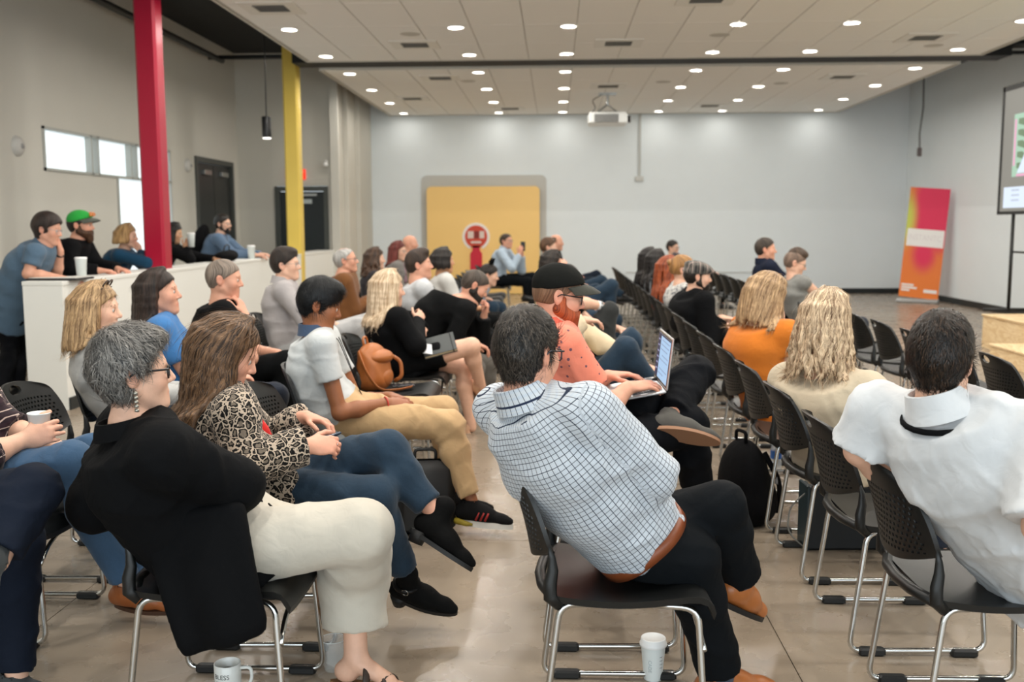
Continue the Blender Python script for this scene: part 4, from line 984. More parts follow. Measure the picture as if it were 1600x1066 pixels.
    def hair_long(s,mat,length=.30,vol=.014,part=.0,wave=0.,wfreq=26,front=1.,back_out=.02,nlock=34,strands=0,side_fwd=.045,spread=1.,r0=.014,ends=.6,cover=150,slen=.06,taper=.75,behind=False,end_z=None):
        """hair as locks that fall from the parting over the skull and down"""
        S=s.HS; M=s.hF; P=s.hp; cell=(.0052,.0075,.0105)[s.near]; rg=np.random.default_rng(int(abs(s.head[1]*999)))
        o=[ell(P(-.008,0,.042),A(.101+vol*.6,.0785+vol*.7,.083+vol*.8)*S,M,.01),ell(P(-.04,0,.0),A(.074+vol,.0715+vol*.8,.08)*S,M,.03)]
        lo=np.min([bounds(p)[0] for p in o],0)-length*1.15-.05; hi=np.max([bounds(p)[1] for p in o],0)+.06; g=G3(lo,hi,cell)
        for p in o: g.add(p)
        X=g.ax[0][:,None,None]-s.head[0]; Y=g.ax[1][None,:,None]-s.head[1]; Z=g.ax[2][None,None,:]-s.head[2]
        x,y,z=[(X*M[0,i]+Y*M[1,i]+Z*M[2,i])/S for i in range(3)]
        face=np.minimum((.062+.25*np.abs(y))-z, x-.02-.0*np.abs(y)); 
        keep=np.minimum((.004+.72*np.maximum(x,0)-.12*np.abs(y))-z, x-.018)   # keep above the hairline or behind the temples
        g.F=np.maximum(g.F,(np.minimum(keep,np.maximum(x-.02,-.085-z))*S).astype(np.float32))
        dn=A(0,0,-1.)
        paths=[]
        for i in range(nlock):
            ph=math.radians(-cover+2*cover*(i+.5)/nlock+rg.normal()*2); ca,sa=-math.cos(ph),math.sin(ph)   # ph=0: back
            rx=.100+vol*.9 if ca<0 else .092+vol*.6; ry=.0775+vol
            rootx=.04-.06*(1-abs(sa)); root=P(rootx,part+.012*np.sign(sa if abs(sa)>.02 else 1),.121+vol*.7)
            fx=min(ca*rx-.008,side_fwd); pts=[root,P(rootx*.6+fx*.55,sa*ry*.72,.094+vol*.4),P(fx,sa*ry*1.0,.045),P(fx-.004,sa*ry*1.06*(1+.05*spread),-.015)]
            q=pts[-1]; Ln=length*(1+rg.normal()*.05)*(1-.12*(ca>0)); n=7; bd=s.hF[:,0]*-1; bd=nrm(A(bd[0],bd[1],0))
            lat=s.hF[:,1]*sa; phs=rg.random()*6
            for j in range(1,n+1):
                t=j/n; pos=q+dn*Ln*t+lat*(.022*spread*math.sin(t*1.9))*S+bd*(back_out*t*(1 if ca<.2 else .25))
                if wave: pos=pos+(s.hF[:,1]*math.sin(phs+wfreq*Ln*t)+s.hF[:,0]*math.cos(phs*1.7+wfreq*Ln*t)*.8)*wave*min(1,t*2)
                if hasattr(s,'tp'):
                    for _ in range(3):
                        dd=s.body_d(pos)
                        if dd<r0*.9: pos=pos+nrm(bd*.8+s.hF[:,1]*sa*.5+A(0,0,.15))*(r0*.9-dd)
                pts.append(pos)
            paths.append(pts); m_=len(pts)
            for j in range(m_-1):
                ra=r0*(1.05 if j>1 else .85); tt=j/(m_-1); ra=ra*(1-(1-ends)*max(0,tt-.35)/.65); rb=r0*(1-(1-ends)*max(0,(j+1)/(m_-1)-.35)/.65)
                g.add(seg(pts[j],pts[j+1],ra,rb,.008 if not wave else .006))
        V,F=g.mesh()
        Q=np.array([p for pt in paths for p in pt]); ids=np.repeat(np.arange(nlock),len(paths[0])); al=np.tile(np.arange(len(paths[0])),nlock)
        nn=np.empty(len(V),int)
        for a in range(0,len(V),4000): nn[a:a+4000]=((V[a:a+4000,None,:]-Q[None])**2).sum(2).argmin(1)
        L=(V-s.head)@M; th=np.arctan2(L[:,1],-L[:,0]); hz=(s.head[2]-V[:,2]); bc=np.stack([th/6.28*1.2+(.012*np.sin(hz*wfreq*1.0+ids[nn]) if wave else 0)+ids[nn]*.004,hz,0*hz],1)
        T=np.zeros((nlock,len(paths[0]),3)); 
        for i,pt in enumerate(paths):
            for j in range(len(pt)): T[i,j]=nrm(pt[min(j+1,len(pt)-1)]-pt[max(j-1,0)])
        T=T.reshape(-1,3)
        def flow(p):
            k=np.empty(len(p),int)
            for a in range(0,len(p),2000): k[a:a+2000]=((p[a:a+2000,None,:]-Q[None])**2).sum(2).argmin(1)
            return T[k]
        return s._hair(V,F,mat,bc,strands,slen,.005,flow,noise=.12,wid=.0014)
    def body_d(s,p):
        x,y,z=[np.full((1,1,1),v) for v in p]; return min(float(evald(q,x,y,z)) for q in s.tp)
    def beard(s,mat,full=1.,len_=.02):
        M=s.hF; P=s.hp; S=s.HS; cell=(.0045,.0065,.0095)[s.near]; e=.008*full
        o=[]
        for q in (1,-1): o.append(seg(P(.0,.053*q,-.05),P(.066,.018*q,-.102),.022*S+e,.021*S+e,.03)); o.append(seg(P(.012,.064*q,-.01),P(.006,.056*q,-.055),.012*S+e*.4,.02*S+e*.6,.02))
        if full>.5:
            for q in (1,-1): o.append(ell(P(.048,.037*q,-.07),A(.034,.028,.032)*S+e*.3,M,.03))
        o+= [ell(P(.078,0,-.106-len_*.4),A(.022+e*.6,.028+e,.024+len_*.6)*S,M,.03),seg(P(.082,-.03,-.072),P(.082,.03,-.072),.02*S,None,.02)]
        o.append(seg(P(.099,-.026,-.055),P(.099,.026,-.055),.008*S,None,.01))
        o.append(seg(P(.108,-.013,-.071),P(.108,.013,-.071),.0105*S,None,.005,op='s')); o.append(ell(P(.11,0,-.028),A(.03,.024,.018)*S,M,.006,'s'))
        V,F=solid(o,cell,(),(),dict(amp=.003,freq=90,seed=2)); L=(V-s.head)@M; bc=np.stack([L[:,1]*4+L[:,0]*3,-L[:,2],0*L[:,0]],1); return s._put('beard',V,F,mat,bc=bc)
    def cap(s,mat,mat2=None,brim=True,tiltz=.0,label=None):
        M=s.hF; P=s.hp; S=s.HS; cell=(.0055,.0065,.0095)[s.near]
        o=[ell(P(-.006,0,.046),A(.116,.092,.094)*S,M,.01)]; V,F=solid(o,cell,(),[(P(0,0,.040+tiltz),-nrm(M@A(-.3,0,1)))],None)
        c=s._put('cap',V,F,mat)
        if brim:
            G=[]
            for i in range(15):
                a=math.radians(-78+156*i/14); r=1; row=[]
                for (f,z) in ((0,.0),(.5,.002),(1,-.006),(1,-.010),(.5,-.003),(0,-.005)):
                    x0,y0=.105*math.cos(a),.085*math.sin(a); ext=.075*math.cos(a*.95)**.6 if abs(a)<1.5 else 0; row.append(P(x0+ext*f,y0*(1+.04*f),.042+tiltz+.3*(x0)-.006+z-.016*f-.05*abs(y0)*f))
                row.append(row[0]); G.append(row)
            m=MB().grid(G); s._put('brim',np.array(m.v),m.f,mat2 or mat,parent=c)
        return c
def nrm_rows(v): return v/np.maximum(np.linalg.norm(v,axis=1,keepdims=True),1e-9)
# ================= chair rows =================
R1X,R2X,L1X,L2X,L3X=1.245,2.58,.2,-.98,-2.0
def row(x,ys,names,rowname):
    for i,y in enumerate(ys):
        who=names.get(i)
        if who is None: continue
        if who=='': chair(x,y,'empty black chair, %s from the near end of %s'%(ORD[i],rowname),'empty black stacking chairs')
        elif who=='': chair(x,y,'empty black chair in the far packed end of %s'%rowname,'far chairs of '+rowname)
        else: chair(x,y,'black perforated chair under %s'%who,'occupied black stacking chairs')
ys=[2.87+.68*k for k in range(20)]
row(R1X,ys,{0:'the man in the white short sleeved shirt',1:'',2:'the wavy haired woman in beige',3:'',4:'the woman in the orange tee',5:'',6:'',7:'',8:'the man in the flat cap',9:'the woman with the bun',10:'the woman with auburn hair',11:'',12:'the nearer of two black haired women',13:'the farther of two black haired women',14:'',15:'',16:'',17:'',18:'',19:''},'the white shirt row')
ys=[3.95,4.63,5.24,5.85,6.46,7.07,7.68,8.29,8.9,9.75,10.35,11.0,11.65,12.3,12.9,13.6,14.3,15.0,17.5]
row(R2X,ys,{0:'',1:'',2:'',3:'',4:'',5:'',6:'',7:'',8:'',9:'the person with the undercut',10:'',11:'the man in navy',12:'',13:'',14:'',15:'',16:'',17:'',18:'the far man near the back wall'},'the front stage row')
ys=[2.87+.68*k for k in range(22)]
row(L1X,ys,{0:'the man in the check shirt',2:'the bearded man with the laptop',4:'the person in the beige jacket',7:'the person with the white watch',11:'the woman with papers',15:'the far brown haired man',18:'the far man with a bald forehead',1:''},'the check shirt row')
ys=[2.87,3.52,4.16,4.8,5.47,6.13,6.85,7.5,8.3,9.0,9.9,10.6,11.3,12.1,12.75,13.4,14.1,14.8,16.6]
row(L2X,ys,{0:'the woman in the black coat',1:'the woman in the leopard jacket',2:'',3:'the teenager in the white polo',4:'',5:'',6:'the blonde woman in the black skirt',7:'the man bent forward in black',8:'the man with the quiff',9:'',10:'the woman with the dark bob',11:'',12:'the person in jeans with a hair bow',13:'',14:'',15:'',16:'',17:'',18:'the man filming with a phone'},'the leopard jacket row')
ys=[2.82,3.5,4.15,4.75,5.4,6.2,6.9,7.6,8.6,9.6,10.4,11.3,13.0,14.2]
row(L3X,ys,{0:'the person in dark jeans at the left edge',1:'the person in plaid at the left edge',2:'',3:'the blonde woman in grey',4:'the woman in the blue polo',5:'the man in the black tee',6:'',7:'the man in the pale grey shirt',9:'the older man in brown',11:'the curly haired woman',12:'the woman with dark red hair',13:'the far bald man'},'the half-wall row')
# ================= people =================
ns='near'
BLACK=(15,15,18); GREYHAIR=None; DKHAIR=hairmat((10,9,8),(46,38,32)); BRN=hairmat((38,26,18),(112,82,58)); BLOND=hairmat((138,104,70),(226,200,164)); 
DENIM=cloth((41,58,74),'denim',None,.9,.7); DENIMD=cloth((40,46,58),'denim',None,.9,.5); BLKP=cloth((18,20,23)); NAVYP=cloth((20,24,32))
SOLE=plain('sole_white',(225,222,214),.6); SOLEB=plain('sole_black',(18,18,18),.6); SOLET=plain('sole_tan',(120,92,66),.6)
def default_legs(p,qs=(1,-1)):
    for q in qs:
        if q not in p.legs: p.leg(q)
def lap(p,q,f=.24,l=.06,u=.10,**k): p.arm(q,p.loc(f,l*q,u),d=p.tf*.8-p.tl*q*.5-A(0,0,.15),**k)
def belt_ring(p,mat,e=.02,z=.0):
    c=p.sp[1]*.55+p.hip*.45+p.ax*z; n=48; G=[]
    for i in range(n):
        a=2*math.pi*i/n; ca,sa=math.cos(a),math.sin(a); w=p.w[0]+e; d=p.d[0]+e
        up=p.ax; ff=np.cross(p.L[0],up); r=p.L[0]*w*np.sign(ca)*abs(ca)**.83+ff*d*np.sign(sa)*abs(sa)**.83
        G.append([c+r*.97-up*.018,c+r*1.02-up*.018,c+r*1.02+up*.018,c+r*.97+up*.018,c+r*.97-up*.018])
    m=MB().grid(G,True); return p._put('belt',np.array(m.v),m.f,mat)
def lanyard(p,mat,drop=.30,r=.004,badge=True,width=.006):
    m=MB(); S=p.S; P=[]
    f=p.tfw
    ch=p.sp[3]+f*(p.d[3]+.055); b=ch-p.ax*(drop-.16)+f*.0
    c=p.nb-p.ax*.005
    for q in (1,-1):
        pts=[c-f*.07+p.ax*.02,c+p.tl*.058*q-f*.02+p.ax*.022,c+p.tl*.066*q+f*.045-p.ax*.02,p.sp[4]+f*(p.d[4]+.036)+p.tl*.05*q,b+p.tl*.008*q]
        m.tube(fillet(pts,.06,3),width,6,flat=.35,up=tuple(f))
    o=p._put('lanyard',np.array(m.v),m.f,mat)
    if badge:
        x=MB(); V=[]
        F,l,u=f,p.tl,p.ax
        for a,bb,cc in ((-.05,0,-.004),(.05,0,-.004),(.05,-.075,-.004),(-.05,-.075,-.004),(-.05,0,.004),(.05,0,.004),(.05,-.075,.004),(-.05,-.075,.004)): V.append(b+l*a+u*bb+F*(cc+.004))
        x.add(V,[(0,1,2,3),(7,6,5,4),(0,4,5,1),(1,5,6,2),(2,6,7,3),(3,7,4,0)]); p._put('badge',np.array(x.v),x.f,plain('badge_card',(235,236,232),.4),parent=o)
    return o
def chest_v(p,mat,w=.05,e=.0):
    pass

# --- man in the check shirt (foreground centre) ---
p=Person('man in a white and navy check shirt twisted on his chair at the front centre',(.29,2.93,.52),at(824,552,2.76),tyaw=52,hyaw=54,hpitch=-6,hroll=-2,skin='pink',S=1.04,hs=.91,near=0,lyaw=8,slouch=.05,sh=.95,wide=1.0,stilt=.03)
p.arm(-1,p.loc(.15,.17,.2),elbow=at(1018,740,2.74),d=p.tl*.9+p.tf*.2,n=p.tf,curl=.6); p.arm(1,p.loc(.14,.12,.2),d=p.tl*.3+p.tf*.1-A(0,0,1),n=p.tf,curl=.8,pole=A(0,0,-1)-p.tf*.3)
p.leg(1,knee=at(1125,792,2.92),ankle=at(1160,905,3.08),toe=(.6,.65,-.45)); p.leg(-1,knee=at(1082,872,2.83),ankle=at(1128,1050,2.96),toe=(1,.35,-.05))
p.body(); p.top(cloth((228,233,238),'check',(34,44,66)),'long',e=.019,hem=-.082,neck=-.02,belly=.25,wr=.008,loose=1.4,collar=1); p.collar(cloth((226,231,236),'check',(34,44,66)),h=.05)
p.pants(cloth((26,30,36)),e=.016,cuff=.08,flare=.012,wr=.007); p.eyes(); p.brows((30,24,20)); p.hair_short(hairmat((10,9,9),(100,90,80),.56),top=.016,side=.005,nape=-.08,strands=5200,slen=.036,lift=.006,side_z=-.03)  # pale hair strands: light on the hair put into its colour
p.glasses((28,34,44)); belt_ring(p,plain('belt_leather',(128,66,34),.45,0,.1,40),e=.030,z=-.026)
p.shoes(plain('tan_leather',(176,104,52),.35,0,.1,30,.05),SOLEB); P_check=p
for q in (-1,1):  # patterned socks
    a=p.legs[q]; m=MB().tube([a['a']-p.foot_up(q)*.03,a['a']+nrm(a['k']-a['a'])*.14],[.046,.05],16); so=p._put('sock',np.array(m.v),m.f,cloth((52,66,92),'dots',(214,96,52)))
# --- man in the white short sleeved shirt (foreground right) ---
p=Person('man with short dark hair in a white short sleeved shirt at the right front',(1.38,2.76,.52),at(1470,562,2.66),tyaw=48,hyaw=56,hpitch=-4,skin='fair',S=1.04,hs=.9,near=0,lyaw=20,slouch=.03,sh=1.12,wide=1.04)
p.arm(1,at(1420,770,2.98),elbow=at(1343,704,2.84),d=(.9,.2,-.1),curl=.4); p.arm(-1,p.loc(.32,-.13,.13),elbow=at(1628,825,2.38),curl=.5)
default_legs(p)
p.body(); p.top(cloth((232,236,238)),.93,e=.022,hem=.10,wr=.012,loose=1.2,belly=.1); p.collar(cloth((236,239,241)),h=.055,r0=.07); p.pants(NAVYP); p.eyes(); p.hair_short(hairmat((12,10,8),(84,62,46),.58),top=.018,side=.006,nape=-.08,strands=5200,slen=.034,lift=.005,side_z=-.02); p.shoes(plain('shoe_black',(20,20,20),.4),SOLEB)
c=p.nb-p.ax*.004; m=MB(); m.tube([*[c+(p.tl*math.sin(a_)*1.0-p.tfw*math.cos(a_)*1.02)*.107+p.ax*(.014-.034*(1-math.cos(a_))) for a_ in np.linspace(-2.0,2.0,15)]],.009,6,flat=.25,up=tuple(p.tfw*.3+p.ax)); p._put('lanyard',np.array(m.v),m.f,cloth((16,18,20)))
# --- wavy blonde woman in beige ---
p=Person('woman with long wavy blonde highlighted hair in a ribbed beige sweater, back to camera',(1.2,4.2,.53),at(1290,498,4.16),tyaw=42,hyaw=46,hpitch=-8,sex='f',skin='fair',S=1.06,hs=.9,near=0,lyaw=15,sh=1.14,wide=1.12,nl=.095)
p.arm(-1,p.loc(.28,.02,.2),elbow=at(1402,640,4.12)); lap(p,1); default_legs(p); p.body(); p.top(cloth((198,184,160),'knit'),'long',e=.018,hem=.1,bust=.8,wr=.005); p.pants(DENIMD); p.shoes(plain('shoe_black',(20,20,20),.4),SOLEB); p.eyes(); p.hair_long(hairmat((100,70,44),(238,212,176),.5),length=.225,vol=.012,wave=.011,wfreq=42,nlock=46,strands=2600,spread=1.1,r0=.013,back_out=.03,ends=.5)
# --- woman in orange tee ---
p=Person('woman with straight dark blonde hair in an orange tee looking down',(1.22,5.55,.53),at(1196,462,5.52),tyaw=28,hyaw=34,hpitch=-28,sex='f',skin='fair',S=1.04,near=1,lyaw=5,sh=1.12,wide=1.15,slouch=.07)
p.arm(-1,at(1214,512,5.62),elbow=at(1222,570,5.40),d=(.2,.2,1),n=(.3,-1,0),r=1.12); p.arm(1,at(1222,520,5.8),elbow=at(1238,566,5.85),d=(0,-.2,1),n=(1,0,0),r=1.1); default_legs(p); p.body(); p.top(cloth((206,118,42)),'short',e=.014,hem=.12,bust=.9,wr=.006,belly=.3); p.pants(DENIMD); p.shoes(plain('shoe_black',(20,20,20),.4),SOLEB); p.eyes(); p.brows((90,64,44)); p.hair_long(hairmat((104,76,50),(204,170,128),.5),length=.17,vol=.014,nlock=40,spread=.9,back_out=.04,r0=.014,strands=1200)
# --- flat cap man ---
p=Person('bearded man in a grey plaid flat cap and black hooded jacket',(1.2,8.27,.53),at(1090,432,8.2),tyaw=12,hyaw=2,hpitch=-4,skin='fair',S=1.02,near=1,slouch=.07)
p.arm(-1,at(1128,497,8.05),elbow=at(1108,535,8.0),d=(1,.2,-.1)); lap(p,1); default_legs(p); p.body(); hood=[seg(p.nb+p.tl*.08-p.tfw*.02,p.nb-p.tfw*.10-p.ax*.04,.05,.055,.03),seg(p.nb-p.tl*.08-p.tfw*.02,p.nb-p.tfw*.10-p.ax*.04,.05,.055,.03)]
p.top(cloth((22,24,27)),'long',e=.022,hem=.1,wr=.008,extra=hood); p.pants(BLKP); p.shoes(plain('shoe_black',(20,20,20),.4),SOLEB); p.eyes(); p.brows(BLACK); p.hair_short(DKHAIR,side=.008,top=.004,side_z=-.02); p.beard(DKHAIR,.4,.004)
FC=cloth((104,100,94),'plaid',(44,44,46))
v,f_=solid([ell(p.hp(.004,0,.075),A(.122,.098,.052),np.stack([rotv(p.hF[:,0],p.hF[:,1],math.radians(12)),p.hF[:,1],rotv(p.hF[:,2],p.hF[:,1],math.radians(12))],1),.02),ell(p.hp(.105,0,.05),A(.045,.062,.013),p.hF,.02),ell(p.hp(-.02,0,.045),A(.108,.094,.055),p.hF,.02)],.007,(),[(p.hp(0,0,.02),-p.hF[:,2])]); p._put('flat_cap',v,f_,FC,bc=(v-p.head)@p.hF)
# --- woman with bun, floral top ---
p=Person('woman with a light brown messy bun and white floral top',(1.2,8.95,.53),at(1066,421,8.95),tyaw=10,hyaw=0,hpitch=-4,sex='f',S=1.,near=1); lap(p,1); lap(p,-1); default_legs(p); p.body(); p.top(cloth((226,224,220),'floral',(88,92,100)),'short',e=.014,hem=.05,bust=.7); p.pants(BLKP); p.shoes(plain('shoe_black',(20,20,20),.4),SOLEB); p.eyes(); hm=hairmat((98,66,36),(190,140,84)); p.hair_short(hm,top=.014,side=.012,nape=-.05,side_z=-.03)
o=[ell(p.hp(-.095,0,.055),A(.045,.045,.04),None,.02)]+[ell(p.hp(-.095+.03*math.cos(a),.03*math.sin(a),.055+.02*math.sin(a*2.3)),A(.028,.022,.02),None,.01) for a in np.linspace(0,6.0,7)]; v,f_=solid(o,.007,(),(),dict(amp=.004,freq=60,seed=3)); p._put('hair_bun',v,f_,hm,bc=(v-p.head)*3)
# --- auburn long hair ---
p=Person('woman with very long auburn hair over a dark top',(1.2,9.63,.53),at(1044,421,9.63),tyaw=10,hyaw=18,hpitch=-2,sex='f',S=1.,near=1); lap(p,1); lap(p,-1); default_legs(p); p.body(); p.top(cloth((40,36,40)),'long',e=.014,hem=.05,bust=.7); p.pants(DENIMD); p.shoes(plain('shoe_black',(20,20,20),.4),SOLEB); p.eyes(); p.hair_long(hairmat((84,32,18),(172,84,42)),length=.34,vol=.018,wave=.008,nlock=34,spread=1.2,back_out=.02)
for k,(Y,px,py,l,tc) in enumerate([(10.99,1026,408,'nearer black haired woman, long straight hair, pale top',(196,200,206)),(11.67,1014,404,'farther black haired woman, long straight hair, white and blue top',(206,214,224))]):
    p=Person(l,(1.18,Y,.53),at(px,py,Y),tyaw=8,hyaw=20,hpitch=-2,sex='f',S=1.,near=2); lap(p,1); lap(p,-1); default_legs(p); p.body(); p.top(cloth(tc),'long',e=.014,hem=.05,bust=.7); p.pants(DENIM); p.shoes(plain('shoe_black',(20,20,20),.4),SOLEB); p.eyes(); p.hair_long(hairmat((8,8,9),(36,30,28)),length=.36 if k==0 else .3,vol=.018,nlock=26,spread=1.,back_out=.0)
p=Person('far man with short dark hair and glasses at the back of the front row',(2.5,17.5,.53),at(1051,387,17.5),tyaw=-10,hyaw=-35,sex='m',S=1.06,near=2); lap(p,1); lap(p,-1); default_legs(p); p.body(); p.top(cloth((60,62,70)),'long'); p.pants(BLKP); p.shoes(plain('shoe_black',(20,20,20),.4),SOLEB); p.eyes(); p.hair_short(DKHAIR); p.glasses()
# --- navy man ---
p=Person('dark haired man in a navy shirt sitting upright in the front row',(2.5,11.0,.54),at(1196,390,11.0),tyaw=0,hyaw=-8,skin='pink',S=1.04,near=1); lap(p,1); lap(p,-1); default_legs(p); p.body(); p.top(cloth((30,36,52)),'long',e=.018); p.collar(cloth((30,36,52)),h=.045); p.pants(BLKP); p.shoes(plain('shoe_black',(20,20,20),.4),SOLEB); p.eyes(); p.brows(BLACK); p.hair_short(hairmat((16,14,12),(78,66,56)),top=.012,line=.07)
# --- undercut ---
p=Person('person with an undercut and glasses in a grey tank top, bare arm toward camera',(2.5,9.75,.53),at(1242,411,9.72),tyaw=10,hyaw=-6,hpitch=-18,sex='f',skin='fair',S=1.03,near=1,sh=1.08,wide=1.08,slouch=.06); p.arm(-1,p.loc(.27,.0,.11),r=1.15); lap(p,1); default_legs(p); p.body(); p.top(cloth((128,128,124)),'none',e=.012,hem=.08,bust=.8); p.pants(DENIMD); p.shoes(plain('shoe_black',(20,20,20),.4),SOLEB); p.eyes(); p.brows((60,44,34)); p.glasses((90,80,70),True,.0018); p.hair_short(hairmat((70,56,48),(140,116,100)),top=.003,side=.002,wr=.001,nape=-.06); p.hair_short(hairmat((38,28,22),(92,72,56)),top=.03,side=-.012,nape=.06,quiff=.02,side_z=.07,side_x=.0)
# ================= people, left bank =================
SH=plain('shoe_black',(20,20,20),.4)
# --- bearded man with laptop ---
p=Person('red bearded man in a black cap and salmon printed shirt typing on a laptop',(.2,4.23,.53),at(872,462,4.28),tyaw=2,hyaw=10,hpitch=-10,skin='pink',S=1.06,near=0,slouch=.07,sh=1.05,wide=1.06)
p.arm(-1,at(982,606,4.2),elbow=at(946,642,4.12),d=(.95,.35,.1),n=(.1,-.2,1),curl=.35,spread=.4); p.arm(1,at(950,588,4.5),elbow=at(925,602,4.55),d=(.95,-.1,.1),n=(0,.1,1),curl=.35,spread=.4)
p.leg(1,knee=at(1088,584,4.55),ankle=at(1050,652,4.25),toe=(1.,.05,-.22),up=(.25,.8,.55)); p.leg(-1,knee=at(1078,668,4.3),ankle=at(1098,800,4.42),toe=(1,.3,-.02))
p.body(); p.top(cloth((232,134,110),'dots',(112,76,88)),'short',e=.02,hem=.08,wr=.008,loose=1.3,belly=.25); p.collar(cloth((222,104,84)),h=.045); p.pants(cloth((22,26,33),'denim'),e=.018,flare=.01,cuff=.09); p.eyes((60,80,90)); p.brows((140,72,38)); p.hair_short(hairmat((92,64,46),(140,104,78)),top=-.004,side=.001,nape=-.04); p.beard(hairmat((110,44,20),(196,96,50)),.9,.035); p.cap(cloth((34,35,33)),cloth((62,62,56))); p.glasses((20,20,22),True)
p.shoes(cloth((88,86,82)),plain('sole_gum',(150,110,82),.6)); P_lap=p
# --- person in beige jacket (face hidden by the cap) ---
p=Person('person in a cream jacket and blue jeans just behind the bearded man',(.2,5.67,.53),at(884,452,5.72),tyaw=5,hyaw=12,hpitch=-6,sex='f',S=.98,near=1,slouch=.06)
p.arm(-1,at(912,500,5.55),elbow=at(884,523,5.5),d=(.9,.3,-.1)); lap(p,1,.3,.03,.13); p.leg(1,knee=at(985,534,5.8)); p.leg(-1,knee=at(978,545,5.55),ankle=at(1022,606,5.6)); p.body(); p.top(cloth((222,204,172)),'long',e=.02,hem=.1,bust=.6); p.pants(DENIM); p.shoes(SH,SOLEB); p.eyes(); p.hair_short(BRN,top=.014,side=.012)
# --- watch arm ---
p=Person('person in a black tee and grey trousers with a white watch on a bare arm',(.2,7.68,.53),at(886,437,7.75),tyaw=5,hyaw=10,hpitch=-4,S=.96,near=1,slouch=.05)
p.arm(-1,at(940,478,7.6),elbow=at(902,472,7.5),d=(.95,.1,-.1),r=1.1); lap(p,1,.3,.03,.13); p.leg(1); p.leg(-1,knee=at(952,486,7.6)); p.body(); p.top(cloth((24,25,28)),'short',e=.016,hem=.1); p.pants(cloth((52,54,54))); p.shoes(SH,SOLEB); p.eyes(); p.hair_short(DKHAIR); w=p.watch(-1,plain('strap_black',(20,20,20),.5)); p.watch(-1,plain('watch_white',(230,232,232),.3),t=.09,w=.018)
# --- woman with long dark hair, papers ---
p=Person('woman with long dark hair in black holding up her hand, behind the black cap',(.15,10.36,.53),at(862,410,10.4),tyaw=0,hyaw=8,hpitch=-8,sex='f',S=1.02,near=1); p.arm(-1,at(880,424,10.3),elbow=at(874,462,10.2),d=(.1,.1,1),n=(0,-1,0)); lap(p,1); p.leg(1,knee=at(955,446,10.5)+A(0,0,.0)); p.leg(-1,knee=at(962,500,10.2)); p.body(); p.top(cloth((40,38,42)),'long',e=.018,hem=.1,bust=.7); p.pants(DENIM); p.shoes(SH,SOLEB); p.eyes(); p.hair_long(hairmat((14,12,11),(50,40,34)),length=.26,nlock=28,vol=.014,back_out=.02); lanyard(p,cloth((225,226,228)))
# --- far pair ---
p=Person('far man with brown hair sitting with jeans knee raised',(.1,13.04,.53),at(857,386,13.1),tyaw=0,hyaw=0,S=1.0,near=2); lap(p,1); lap(p,-1,.25,.08,.16); p.leg(1,knee=at(940,438,13.2),ankle=at(972,462,13.2)); p.leg(-1,knee=at(930,452,12.9)); p.body(); p.top(cloth((96,98,104)),'long'); p.pants(DENIM); p.shoes(SH,SOLEB); p.eyes(); p.hair_short(hairmat((50,34,24),(112,80,56)),top=.016,side=.012)
p=Person('far man with a bald forehead in black with crossed legs, next to the yellow board',(.1,15.05,.53),at(869,379,15.05),tyaw=0,hyaw=-12,skin='pink',S=1.04,near=2); lap(p,1); lap(p,-1,.25,.08,.16); p.leg(1,knee=at(932,430,15.2),ankle=at(958,462,15.1),toe=(1,0,-.3)); p.leg(-1,knee=at(925,440,14.9)); p.body(); p.top(cloth((28,29,33)),'long'); p.pants(cloth((26,34,46))); p.shoes(cloth((150,110,90)),SOLEB); p.eyes(); p.hair_short(BRN,top=-.01,side=.004,line=.2)
# --- man filming with phone ---
p=Person('man in a light blue shirt holding up a phone before the yellow board',(-.95,16.6,.55),at(791,377,16.6),tyaw=-12,hyaw=-28,hpitch=4,skin='pink',S=1.05,near=1); p.arm(-1,at(812,398,16.35),d=(.2,-.1,1),n=(-.3,-1,0),elbow=at(800,420,16.2)); p.arm(1,at(816,399,16.6),d=(.1,0,1),n=(1,0,0),elbow=at(815,423,16.7)); p.leg(1,knee=at(832,432,16.8)); p.leg(-1,knee=at(826,440,16.4),ankle=at(822,462,16.4)); p.body(); p.top(cloth((190,208,226)),'long',e=.018,hem=.02); p.collar(cloth((190,208,226))); p.pants(cloth((24,30,38))); p.shoes(SH,SOLEB); p.eyes(); p.brows(BLACK); p.hair_short(hairmat((24,18,14),(74,58,46)),line=.07,top=.006); p.glasses((20,20,22),True,.0018)
# --- jeans person with bow ---
p=Person('person with a dark hair bow hidden behind the man bent forward',(-1.05,11.4,.53),at(764,430,11.3),tyaw=0,hyaw=0,hpitch=-10,sex='f',S=1.,near=1,slouch=.05); lap(p,1); lap(p,-1); p.leg(1); p.leg(-1,knee=at(770,480,11.2),ankle=at(772,520,11.2)); p.body(); p.top(cloth((160,166,176)),'long',hem=.05); p.pants(DENIM); p.shoes(cloth((120,118,112)),SOLE); p.eyes(); p.hair_short(hairmat((12,10,9),(44,36,30)),top=.014,side=.012); m=MB().tube([p.hp(-.02,.05,.16),p.hp(0,.02,.2),p.hp(.02,0,.14),p.hp(.03,-.03,.2),p.hp(.0,-.06,.15),p.hp(-.01,-.02,.12)],.014,8,True); p._put('hair_bow',np.array(m.v),m.f,cloth((14,14,16)))
